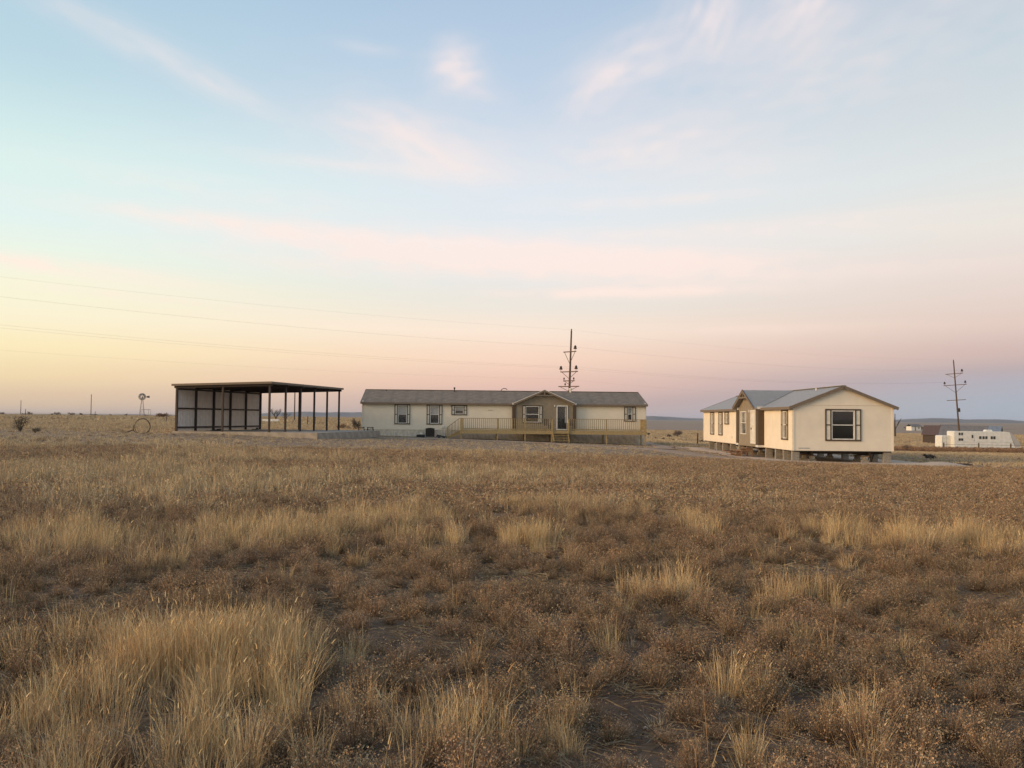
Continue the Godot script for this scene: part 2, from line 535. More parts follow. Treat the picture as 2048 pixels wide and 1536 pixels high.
func sheet(called: String, line: Array, half_width: float, lift: float, mat: Material) -> void:
	# a worn strip laid over the land along a line, with an uneven edge
	var curve := Curve2D.new()
	for i in line.size():
		var p: Vector2 = line[i]
		var d: Vector2 = (line[mini(i + 1, line.size() - 1)] - line[maxi(i - 1, 0)]) / 6.0
		curve.add_point(p, -d, d)
	var st := SurfaceTool.new()
	st.begin(Mesh.PRIMITIVE_TRIANGLES)
	var length := curve.get_baked_length()
	var n := int(length / 0.5)
	var across := 8
	var rows := []
	for i in n + 1:
		var p := curve.sample_baked(length * i / n)
		var q := curve.sample_baked(minf(length, length * i / n + 0.3))
		var p0 := curve.sample_baked(maxf(0.0, length * i / n - 0.3))
		var dir := (q - p0).normalized()
		var side := Vector2(-dir.y, dir.x)
		var row := []
		for j in across + 1:
			var f := j * 2.0 / across - 1.0
			var wide := half_width + 0.9 * n_relief.get_noise_2d(p.x * 6.0 + f * 40.0, p.y * 6.0)
			var w := p + side * wide * f
			row.append(Vector3(w.x, ground(w.x, w.y) + (lift if absf(f) < 0.9 else -0.03), w.y))
		rows.append(row)
	for i in n:
		for j in across:
			quad(st, rows[i][j], rows[i][j + 1], rows[i + 1][j + 1], rows[i + 1][j])
	st.generate_normals()
	var o := part(called, st.commit(), mat, self)
	tag(o, "", "", "", "structure")

func make_pad() -> void:
	# pale crushed-stone pad heaped up under and around the raised home
	var st := SurfaceTool.new()
	st.begin(Mesh.PRIMITIVE_TRIANGLES)
	var nx := 44
	var nz := 90
	var g := []
	for i in nx + 1:
		var row := []
		for j in nz + 1:
			var x := 13.0 + 12.5 * i / nx
			var z := -44.6 - 31.5 * j / nz
			var wob := 1.1 * n_relief.get_noise_2d(x * 4.0, z * 4.0)
			var ex := minf(x - 14.2, 23.6 - x) + wob
			var ez := minf(-46.4 - z, z + 75.4) + wob
			var e := minf(ex, ez)
			var lift := smoothstep(-0.9, 0.5, e) * 0.09 - 0.05
			lift += 0.16 * exp(-((x - 22.6) * (x - 22.6) / 0.9 + (z + 47.6) * (z + 47.6) / 1.6)) + 0.03 * n_relief.get_noise_2d(x * 25.0, z * 25.0)
			row.append(Vector3(x, ground(x, z) + lift, z))
		g.append(row)
	for i in nx:
		for j in nz:
			quad(st, g[i][j], g[i][j + 1], g[i + 1][j + 1], g[i + 1][j])
	st.generate_normals()
	var o := part("gravel_pad", st.commit(), M.caliche, self)
	tag(o, "", "", "", "structure")

func make_hills() -> void:
	# low mesas along the horizon
	var st := SurfaceTool.new()
	st.begin(Mesh.PRIMITIVE_TRIANGLES)
	var n := FastNoiseLite.new()
	n.seed = 61
	n.frequency = 0.06
	var steps := 240
	var rows := []
	for i in steps + 1:
		var az := lerpf(-34.0, 46.0, float(i) / steps)
		var rad := deg_to_rad(az)
		var h := 6.0 + 9.0 * n.get_noise_1d(az * 6.0)
		h += 28.0 * exp(-pow((az + 11.5) / 4.6, 4.0)) + 16.0 * exp(-pow((az - 8.5) / 3.0, 2.0)) + 17.0 * exp(-pow((az - 26.0) / 4.0, 2.0)) + 9.0 * exp(-pow((az - 2.0) / 5.0, 2.0))
		h = maxf(h, 2.0) * smoothstep(-33.0, -17.0, az)
		var dir := Vector3(sin(rad), 0, -cos(rad))
		var d := 6800.0 + 500.0 * n.get_noise_1d(az * 11.0 + 300.0)
		rows.append([dir * (d - 700.0) + Vector3(0, -4, 0), dir * (d - 250.0) + Vector3(0, h * 0.45, 0), dir * d + Vector3(0, h * 0.96, 0), dir * (d + 400.0) + Vector3(0, h, 0), dir * (d + 1500.0) + Vector3(0, -4, 0)])
	for i in steps:
		for j in 4:
			quad(st, rows[i][j], rows[i][j + 1], rows[i + 1][j + 1], rows[i + 1][j])
	st.generate_normals()
	var o := part("hills", st.commit(), M.hill, self)
	tag(o, "", "", "", "structure")

# ------------------------------------------------------------------ manufactured homes
func window(house: Node3D, t: Transform3D, x0: float, x1: float, y0: float, y1: float, shutter: float, blind: bool, label := "") -> MeshInstance3D:
	# x0..x1, y0..y1: the white window itself; shutters of that width on both sides, brown trim round it all
	var st := start()
	var f := 0.055
	block(st, Vector3(x0, y0, -0.10), Vector3(x0 + f, y1, 0.035))
	block(st, Vector3(x1 - f, y0, -0.10), Vector3(x1, y1, 0.035))
	block(st, Vector3(x0 + f, y0, -0.10), Vector3(x1 - f, y0 + f, 0.035))
	block(st, Vector3(x0 + f, y1 - f, -0.10), Vector3(x1 - f, y1, 0.035))
	var o := part("window", done(st), M.white_trim, house, t)
	if label: o.set_meta("label", label)
	var mid := (y0 + y1) / 2
	var cx := (x0 + x1) / 2
	var w := x1 - x0 - 2 * f
	piece(o, "sash_rail", Vector3(cx, mid, -0.02), Vector3(w, 0.05, 0.07), M.white_trim)
	var hh := mid - 0.025 - y0 - f
	piece(o, "pane", Vector3(cx, y1 - f - hh / 2, -0.035), Vector3(w, hh, 0.006), M.glass)
	piece(o, "pane", Vector3(cx, y0 + f + hh / 2, -0.055), Vector3(w, hh, 0.006), M.glass)
	if blind:
		var slats := int(hh / 0.05)
		var bs := start()
		for i in slats:
			var y := y1 - f - 0.025 - i * 0.05
			block(bs, Vector3(x0 + f + 0.01, y - 0.022, -0.17), Vector3(x1 - f - 0.01, y + 0.022, -0.155))
		part("blind", done(bs), M.blind, o)
		piece(o, "insect_screen", Vector3(cx, y0 + f + hh / 2, -0.075), Vector3(w, hh, 0.004), M.screen)
	if shutter > 0.0:
		var b := 0.08
		var e0 := x0 - shutter - b
		var e1 := x1 + shutter + b
		var ts := start()
		var lo := y0 - b
		var hi := y1 + b
		block(ts, Vector3(e0, hi - b, 0), Vector3(e1, hi, 0.05))
		block(ts, Vector3(e0, lo, 0), Vector3(e1, lo + b, 0.05))
		for x in [e0, x0 - b * 0.8, x1, e1 - b * 0.8]:
			block(ts, Vector3(x, lo + b, 0), Vector3(x + b * 0.8, hi - b, 0.048))
		block(ts, Vector3(e0 + b * 0.8, mid - 0.03, 0.002), Vector3(x0 - b * 0.8, mid + 0.03, 0.045))
		block(ts, Vector3(x1 + b * 0.8, mid - 0.03, 0.002), Vector3(e1 - b * 0.8, mid + 0.03, 0.045))
		part("trim", done(ts), M.brown_trim, o)
		for s in [[e0 + b * 0.8, x0 - b * 0.8], [x1 + b * 0.8, e1 - b * 0.8]]:
			for v in [[y0, mid - 0.03], [mid + 0.03, y1]]:
				piece(o, "shutter_panel", Vector3((s[0] + s[1]) / 2, (v[0] + v[1]) / 2, 0.014), Vector3(s[1] - s[0] - 0.004, v[1] - v[0] - 0.004, 0.024), M.shutter)
	return o

func door(house: Node3D, t: Transform3D, x0: float, x1: float, y0: float, y1: float, storm_glass: bool) -> void:
	var st := start()
	var f := 0.09
	block(st, Vector3(x0, y0, -0.10), Vector3(x0 + f, y1, 0.05))
	block(st, Vector3(x1 - f, y0, -0.10), Vector3(x1, y1, 0.05))
	block(st, Vector3(x0 + f, y1 - f, -0.10), Vector3(x1 - f, y1, 0.05))
	block(st, Vector3(x0 + f, y0, -0.10), Vector3(x1 - f, y0 + 0.09, 0.05))
	var o := part("door", done(st), M.white_trim, house, t)
	var cx := (x0 + x1) / 2
	var w := x1 - x0 - 2 * f
	if storm_glass:
		# a full-light storm door, the house door behind it dark
		var s := start()
		var k := 0.05
		block(s, Vector3(x0 + f, y0 + 0.09, -0.04), Vector3(x0 + f + k, y1 - f, 0.0))
		block(s, Vector3(x1 - f - k, y0 + 0.09, -0.04), Vector3(x1 - f, y1 - f, 0.0))
		part("storm_frame", done(s), M.brown_trim, o)
		piece(o, "pane", Vector3(cx, (y0 + y1) / 2, -0.02), Vector3(w - 2 * k, y1 - y0 - f - 0.09, 0.008), M.glass)
		piece(o, "inner_door", Vector3(cx - 0.06, (y0 + y1) / 2, -0.16), Vector3(w - 0.12, y1 - y0 - f, 0.04), M.dark)
		piece(o, "curtain", Vector3(x1 - f - 0.09, (y0 + y1) / 2 + 0.25, -0.11), Vector3(0.1, (y1 - y0) * 0.65, 0.02), M.blind)
	else:
		piece(o, "leaf", Vector3(cx, (y0 + y1) / 2, -0.02), Vector3(w, y1 - y0 - 2 * f, 0.05), M.shutter)
		for v in [0.28, 0.72]:
			piece(o, "leaf_panel", Vector3(cx, lerpf(y0, y1, v), 0.012), Vector3(w * 0.6, (y1 - y0) * 0.34, 0.02), M.white_trim)
	piece(o, "handle", Vector3(x0 + f + 0.07, y0 + 0.95, 0.03), Vector3(0.05, 0.12, 0.05), M.dark)

func mobile_home(label: String, at: Vector3, turn: float, p: Dictionary) -> Node3D:
	var o := thing("mobile_home", label, "house", at, turn)
	var hl: float = p.length / 2
	var dep: float = p.depth
	var y0: float = p.floor
	var y1: float = p.eave
	var y2: float = p.ridge
	var b: Dictionary = p.bump
	var proud: float = b.proud
	var wallm: Material = p.wall
	# outer walls, each with its real openings
	var holes := [[b.x0 + 0.1, b.x1 - 0.1, y0 - 1.0, y1 + 1.0]]
	for w in p.windows: holes.append([w[0], w[1], w[2], w[3]])
	part("front_wall", wall_mesh(-hl, hl, y0, y1, 0.12, holes), wallm, o)
	part("back_wall", wall_mesh(-hl + 0.121, hl - 0.121, y0, y1, 0.12, []), wallm, o, Transform3D(Basis(Vector3.UP, PI), Vector3(0, 0, -dep)))
	var t_right := Transform3D(Basis(Vector3.UP, PI / 2), Vector3(hl, 0, -dep / 2))
	var t_left := Transform3D(Basis(Vector3.UP, -PI / 2), Vector3(-hl, 0, -dep / 2))
	var end_holes := []
	for w in p.end_windows: end_holes.append([w[0], w[1], w[2], w[3]])
	part("end_wall", wall_mesh(-dep / 2 + 0.121, dep / 2, y0, y1, 0.12, end_holes), wallm, o, t_right)
	part("end_wall", wall_mesh(-dep / 2, dep / 2 - 0.121, y0, y1, 0.12, []), wallm, o, t_left)
	for t in [t_right, t_left]:
		var gs := start()
		slab(gs, [Vector3(-dep / 2, y1 + 0.004, 0), Vector3(0, y2 - 0.08, 0), Vector3(dep / 2, y1 + 0.004, 0)], Vector3(0, 0, -0.12))
		part("gable", done(gs), wallm, o, t)
	for x in [-hl + 0.045, hl - 0.045]:
		piece(o, "corner_board", Vector3(x, (y0 + y1) / 2, 0.012), Vector3(0.09, y1 - y0 - 0.004, 0.022), M.shutter)
	for z in [-0.045, -dep + 0.045]:
		piece(o, "corner_board", Vector3(hl + 0.012, (y0 + y1) / 2, z), Vector3(0.022, y1 - y0 - 0.004, 0.09), wallm)
	piece(o, "gable_band", Vector3(hl + 0.01, y1 + 0.03, -dep / 2), Vector3(0.018, 0.035, dep - 0.3), wallm)
	piece(o, "floor_deck", Vector3(0, y0 + 0.06, -dep / 2), Vector3(2 * hl - 0.25, 0.1, dep - 0.25), M.inside)
	piece(o, "ceiling", Vector3(0, y1 - 0.05, -dep / 2), Vector3(2 * hl - 0.25, 0.05, dep - 0.25), M.inside)
	for x in [-hl * 0.45, hl * 0.05, hl * 0.6]:
		piece(o, "partition", Vector3(x, (y0 + y1) / 2, -dep / 2 - 0.6), Vector3(0.1, y1 - y0 - 0.3, dep - 1.6), M.inside)
	# main roof
	var ov: float = p.overhang
	var th := 0.10
	var slope := (y2 - y1) / (dep / 2)
	var ye := y2 - slope * (dep / 2 + ov)
	var oe: float = p.end_overhang
	var roofm: Material = p.roof
	var rs := start()
	slab(rs, [Vector3(-hl - oe, ye, ov), Vector3(-hl - oe, y2, -dep / 2), Vector3(hl + oe, y2, -dep / 2), Vector3(hl + oe, ye, ov)], Vector3(0, -th, 0))
	slab(rs, [Vector3(hl + oe, ye, -dep - ov), Vector3(hl + oe, y2, -dep / 2), Vector3(-hl - oe, y2, -dep / 2), Vector3(-hl - oe, ye, -dep - ov)], Vector3(0, -th, 0))
	var roof := part("roof", done(rs), roofm, o)
	var rc := start()
	bar(rc, Vector3(-hl - oe - 0.005, y2 + 0.012, -dep / 2), Vector3(hl + oe + 0.005, y2 + 0.012, -dep / 2), 0.26, 0.035)
	part("ridge_cap", done(rc), roofm, roof)
	# fascia boards, broken where the porch gable cuts in
	var gx0: float = b.gx0
	var gx1: float = b.gx1
	for s in [[-hl - oe, gx0], [gx1, hl + oe]]:
		piece(roof, "fascia", Vector3((s[0] + s[1]) / 2, ye - 0.075, ov + 0.012), Vector3(s[1] - s[0], 0.16, 0.022), M.fascia)
		piece(roof, "soffit", Vector3((s[0] + s[1]) / 2, ye - 0.14, ov / 2 + 0.002), Vector3(s[1] - s[0], 0.02, ov - 0.004), M.fascia)
	for x in [-hl - oe - 0.012, hl + oe + 0.012]:
		for s in [[ov, -dep / 2], [-dep - ov, -dep / 2]]:
			var fs := start()
			var a := Vector3(x, ye - 0.07, s[0])
			var c := Vector3(x, y2 - 0.07, s[1])
			bar(fs, a, c, 0.022, 0.17)
			part("rake_board", done(fs), p.rake, roof)
	# porch gable
	var gc := (gx0 + gx1) / 2
	var gy: float = b.peak
	var gf := proud + 0.32
	var gs_slope := (gy - ye) / ((gx1 - gx0) / 2)
	var zb := -dep / 2 + (y2 - gy) / slope       # where its ridge meets the main roof
	var pr := start()
	var lift := 0.03
	slab(pr, [Vector3(gx0, ye + lift, gf), Vector3(gx0, ye + lift, ov - 0.02), Vector3(gc, gy + lift, zb), Vector3(gc, gy + lift, gf)], Vector3(0, -th, 0))
	slab(pr, [Vector3(gx1, ye + lift, ov - 0.02), Vector3(gx1, ye + lift, gf), Vector3(gc, gy + lift, gf), Vector3(gc, gy + lift, zb)], Vector3(0, -th, 0))
	var porch := part("porch_roof", done(pr), roofm, o)
	for s in [gx0, gx1]:
		var fs := start()
		bar(fs, Vector3(s, ye - 0.04, gf + 0.014), Vector3(gc, gy - 0.04, gf + 0.014), 0.024, 0.17)
		part("rake_board", done(fs), M.fascia, porch)
		var wf := start()
		bar(wf, Vector3(s, ye + lift + 0.02, gf + 0.016), Vector3(gc, gy + lift + 0.02, gf + 0.016), 0.03, 0.045)
		part("drip_edge", done(wf), p.drip, porch)
	var tr := start()
	var ty := gy - 0.46
	var hw := (gy - ty - 0.12) / gs_slope
	bar(tr, Vector3(gc - hw, ty, gf - 0.01), Vector3(gc + hw, ty, gf - 0.01), 0.05, 0.11)
	part("collar_tie", done(tr), M.fascia, porch)
	var kp := start()
	bar(kp, Vector3(gc, ty + 0.05, gf - 0.01), Vector3(gc, gy - 0.12, gf - 0.01), 0.05, 0.11)
	part("king_post", done(kp), M.fascia, porch)
	# the proud taupe front under it
	var t_bump := Transform3D(Basis.IDENTITY, Vector3(0, 0, proud))
	var bh := [[b.window[0], b.window[1], b.window[2], b.window[3]], [b.door[0], b.door[1], b.door[2], b.door[3]]]
	part("porch_wall", wall_mesh(b.x0, b.x1, y0, y1, 0.12, bh), M.taupe, o, t_bump)
	var pg := start()
	var top := minf(gy - 0.11, y1 + gs_slope * (b.x1 - b.x0) / 2)
	slab(pg, [Vector3(b.x0, y1 + 0.004, 0), Vector3(gc, top, 0), Vector3(b.x1, y1 + 0.004, 0)], Vector3(0, 0, -0.12))
	part("porch_gable", done(pg), M.taupe, o, t_bump)
	for x in [b.x0 + 0.02, b.x1 - 0.02]:
		piece(o, "porch_cheek", Vector3(x, (y0 + y1) / 2, proud / 2 - 0.06), Vector3(0.038, y1 - y0 - 0.004, proud - 0.004), M.taupe)
	for x in [b.x0 - b.pilaster / 2, b.x1 + b.pilaster / 2]:
		piece(o, "pilaster", Vector3(x, (y0 + y1) / 2 - 0.02, proud * 0.5), Vector3(b.pilaster - 0.004, y1 - y0 - 0.30, proud + 0.10), M.brown_trim)
		piece(o, "pilaster_cap", Vector3(x, y1 - 0.09, proud * 0.5), Vector3(b.pilaster + 0.03, 0.16, proud + 0.14), M.white_trim)
		if b.foot: piece(o, "pilaster_foot", Vector3(x, y0 + 0.06, proud * 0.5), Vector3(b.pilaster + 0.03, 0.13, proud + 0.14), M.white_trim)
	var win := window(o, t_bump, b.window[0], b.window[1], b.window[2], b.window[3], b.window[4], b.window[5], "window with shutters on the taupe porch front")
	door(o, t_bump, b.door[0], b.door[1], b.door[2], b.door[3], b.door[4])
	piece(o, "porch_lamp", Vector3(b.door[0] - 0.16, b.door[3] - 0.05, proud + 0.06), Vector3(0.09, 0.16, 0.11), M.white_trim)
	for w in p.windows: window(o, Transform3D.IDENTITY, w[0], w[1], w[2], w[3], w[4], w[5])
	for w in p.end_windows: window(o, t_right, w[0], w[1], w[2], w[3], w[4], w[5], w[6])
	for v in p.vents:
		var vs := start()
		tube(vs, [Vector3(v[0], v[2] - 0.35, v[1]), Vector3(v[0], v[2] + v[3], v[1])], [v[4], v[4]], 8)
		if v[5]: tube(vs, [Vector3(v[0], v[2] + v[3] - 0.02, v[1]), Vector3(v[0], v[2] + v[3] + 0.10, v[1])], [v[4] * 1.9, v[4] * 1.5], 8)
		part("vent_pipe", done(vs), v[6], roof)
	return o

func house_one() -> void:
	var o := mobile_home("long cream home with a wooden deck, grey-brown shingle roof, behind the field", Vector3(-0.57, 0, -79.25), deg_to_rad(3.43), {
		length = 25.04, depth = 8.2, floor = 0.56, eave = 3.0, ridge = 4.15, overhang = 0.28, end_overhang = 0.10, wall = M.cream, roof = M.shingle, rake = M.fascia, drip = M.white_trim,
		windows = [[-9.40, -8.61, 1.10, 2.69, 0.21, true], [-6.60, -5.81, 1.10, 2.68, 0.21, true], [-4.43, -3.66, 1.94, 2.67, 0.22, true], [10.86, 11.29, 1.50, 2.66, 0.22, true]],
		end_windows = [],
		bump = {x0 = 0.90, x1 = 5.94, gx0 = 0.72, gx1 = 6.08, peak = 4.10, proud = 0.40, pilaster = 0.30, foot = false, window = [1.75, 2.97, 1.29, 2.70, 0.19, false], door = [4.48, 5.48, 0.63, 2.79, true]},
		vents = [[-4.5, -3.6, 4.0, 0.32, 0.05, true, M.steel], [-10.7, -3.6, 4.0, 0.14, 0.04, false, M.steel], [6.25, -3.9, 4.1, 0.26, 0.10, true, M.white_trim]]})
	# skirting below the walls: panels from the floor line to the ground
	var x := -12.5
	while x < 12.4:
		var w := 1.22
		if x + w > 12.52: w = 12.52 - x
		var st := start()
		var world: Vector3 = o.transform * Vector3(x + w / 2, 0, 0)
		var low := ground(world.x, world.z) - 0.12
		block(st, Vector3(x + 0.004, low, -0.07), Vector3(x + w - 0.004, 0.552, -0.03))
		part("skirting_panel", done(st), M.skirting, o)
		x += w
	for s in [-1.0, 1.0]:
		var world: Vector3 = o.transform * Vector3(12.4 * s, 0, -4)
		var low := ground(world.x, world.z) - 0.4
		piece(o, "skirting_panel", Vector3(12.46 * s, (low + 0.55) / 2, -4.1), Vector3(0.04, 0.55 - low, 8.0), M.skirting)
	piece(o, "meter_box", Vector3(-5.45, 0.81, 0.05), Vector3(0.18, 0.2, 0.1), M.white_trim)
	piece(o, "wall_lamp", Vector3(-1.4, 2.35, 0.05), Vector3(0.28, 0.07, 0.08), M.shutter)
	# gutter line, and a curved antenna behind the ridge
	var cs := start()
	var arc := []
	var rr := []
	for i in 9:
		var a := lerpf(0.15, 2.5, i / 8.0)
		arc.append(Vector3(0.15 - 0.33 * cos(a), 4.1 + 0.30 * sin(a), -4.7))
		rr.append(0.035)
	tube(cs, arc, rr, 6)
	part("antenna", done(cs), M.steel, o)

func house_two() -> void:
	var o := mobile_home("cream home raised on block piers, its gable end turned to the viewer", Vector3(15.6, 0, -61.6), -PI / 2, {
		length = 23.2, depth = 5.6, floor = -0.02, eave = 2.50, ridge = 3.60, overhang = 0.22, end_overhang = 0.16, wall = M.cream_two, roof = M.shingle_new, rake = M.fascia, drip = M.brown_trim,
		windows = [[-8.70, -8.06, 0.58, 2.16, 0.26, true], [-5.92, -5.26, 0.57, 2.15, 0.26, true], [-3.95, -3.32, 1.40, 2.16, 0.26, true], [9.86, 10.5, 0.62, 2.18, 0.22, true]],
		end_windows = [[-0.66, 0.65, 0.61, 2.23, 0.26, false, "big two-sash window on the gable end"]],
		bump = {x0 = 1.02, x1 = 5.42, gx0 = 0.55, gx1 = 5.9, peak = 3.56, proud = 0.32, pilaster = 0.56, foot = true, window = [1.55, 2.95, 0.72, 2.22, 0.0, true], door = [4.06, 5.25, 0.16, 2.28, false]},
		vents = [[8.4, -2.4, 3.35, 0.22, 0.05, false, M.galvanised]]})
	piece(o, "marking_strip", Vector3(11.606, 0.12, -0.62), Vector3(0.01, 0.06, 0.62), M.grey_stripe)
	piece(o, "wall_vent", Vector3(-2.1, 0.42, 0.02), Vector3(0.16, 0.16, 0.05), M.white_trim)
	# steel frame under the floor
	for z in [-1.2, -4.4]:
		piece(o, "chassis_beam", Vector3(0, -0.16, z), Vector3(22.6, 0.26, 0.1), M.steel)
	piece(o, "belly", Vector3(0, -0.05, -2.8), Vector3(23.0, 0.05, 5.4), M.dark)
	for x in [-10.0, -6.5, -3.0, 0.5, 4.0, 7.5, 10.9]:
		piece(o, "outrigger", Vector3(x, -0.14, -2.8), Vector3(0.08, 0.13, 5.2), M.steel)
	# piers of concrete blocks stacked two or three high
	var spots := []
	for d in [71.3, 68.7, 66.7, 64.4, 61.9, 59.9, 55.4, 53.4, 51.8, 50.25]: spots.append([61.6 - d, -0.22, 0])
	for d in [70.0, 65.5, 61.0, 56.5, 52.0]:
		spots.append([61.6 - d, -1.25, 1]); spots.append([61.6 - d, -4.35, 1]); spots.append([61.6 - d, -5.3, 0])
	spots.append([11.35, -5.32, 0]); spots.append([11.2, -4.15, 1]); spots.append([10.9, -1.3, 1])
	rng.seed = 515
	for s in spots:
		var world: Vector3 = o.transform * Vector3(s[0], 0, s[1])
		var low := ground(world.x, world.z) + 0.02
		var high := -0.03 if s[2] == 0 else -0.30
		var pier := part("pier", done_cap(), M.rough_lumber, o, Transform3D(Basis.IDENTITY, Vector3(s[0], high - 0.02, s[1])))
		var count := maxi(1, int(round((high - 0.04 - low) / 0.2)))
		var each := (high - 0.04 - low) / count
		for k in count:
			var turn := Basis(Vector3.UP, rng.randf_range(-0.06, 0.06) + (PI / 2 if k % 2 == 1 and s[2] == 1 else 0.0))
			piece(pier, "block", Vector3(rng.randf_range(-0.012, 0.012), low - high + 0.02 + each * (k + 0.5), rng.randf_range(-0.012, 0.012)), Vector3(0.2, snappedf(each - 0.006, 0.01), 0.4), M.cinder, turn)
	# leaning tie-down straps at the far front corner
	for x in [10.2, 10.7]:
		var st := start()
		var world: Vector3 = o.transform * Vector3(x, 0, -4.9)
		bar(st, Vector3(x, ground(world.x, world.z) + 0.05, -4.7), Vector3(x, -0.05, -4.9), 0.05, 0.05)
		part("tie_down", done(st), M.steel, o)
	steps_two()

func done_cap() -> ArrayMesh:
	if not boxes.has("cap"):
		var st := start()
		block(st, Vector3(-0.11, -0.02, -0.21), Vector3(0.11, 0.02, 0.21))
		boxes["cap"] = done(st)
	return boxes["cap"]

func steps_two() -> void:
	# rough lumber steps knocked together in front of the raised home's door
	var g := ground(14.8, -57.1) + 0.05
	var o := thing("wooden_steps", "rough reddish lumber steps below the raised home's porch door", "steps", Vector3(15.2, g, -57.2))
	var rise := -0.12 - g
	for k in 3:
		var y := rise * (k + 1) / 3.0
		piece(o, "tread", Vector3(-0.95 + 0.3 * k, y, 0.0), Vector3(0.29, 0.04, 1.25), M.rough_lumber, Basis(Vector3.UP, 0.04 * (k - 1)))
	for z in [-0.55, 0.55]:
		var st := start()
		bar(st, Vector3(-1.15, 0.03, z), Vector3(-0.12, rise - 0.06, z), 0.045, 0.2)
		part("stringer", done(st), M.rough_lumber, o)
		piece(o, "post", Vector3(-0.1, rise / 2, z), Vector3(0.09, rise + 0.1, 0.09), M.rough_lumber)
		piece(o, "post", Vector3(-0.75, rise * 0.3, z * 1.12), Vector3(0.09, rise * 0.62, 0.09), M.rough_lumber)
	var br := start()
	bar(br, Vector3(-0.75, 0.04, -0.66), Vector3(-0.12, rise * 0.8, -0.66), 0.04, 0.09)
	part("brace", done(br), M.rough_lumber, o)
	rng.seed = 99
	var pile := thing("lumber_scraps", "loose offcuts of lumber lying beside the raised home's steps", "lumber", Vector3(14.3, ground(14.0, -57.0) + 0.08, -58.1))
	for k in 7:
		piece(pile, "plank", Vector3(rng.randf_range(-0.4, 0.5), 0.02 + 0.045 * k, rng.randf_range(-0.3, 0.3)), Vector3(rng.randf_range(0.6, 1.2), 0.04, 0.12), M.rough_lumber, Basis(Vector3.UP, rng.randf_range(-1.2, 1.2)))

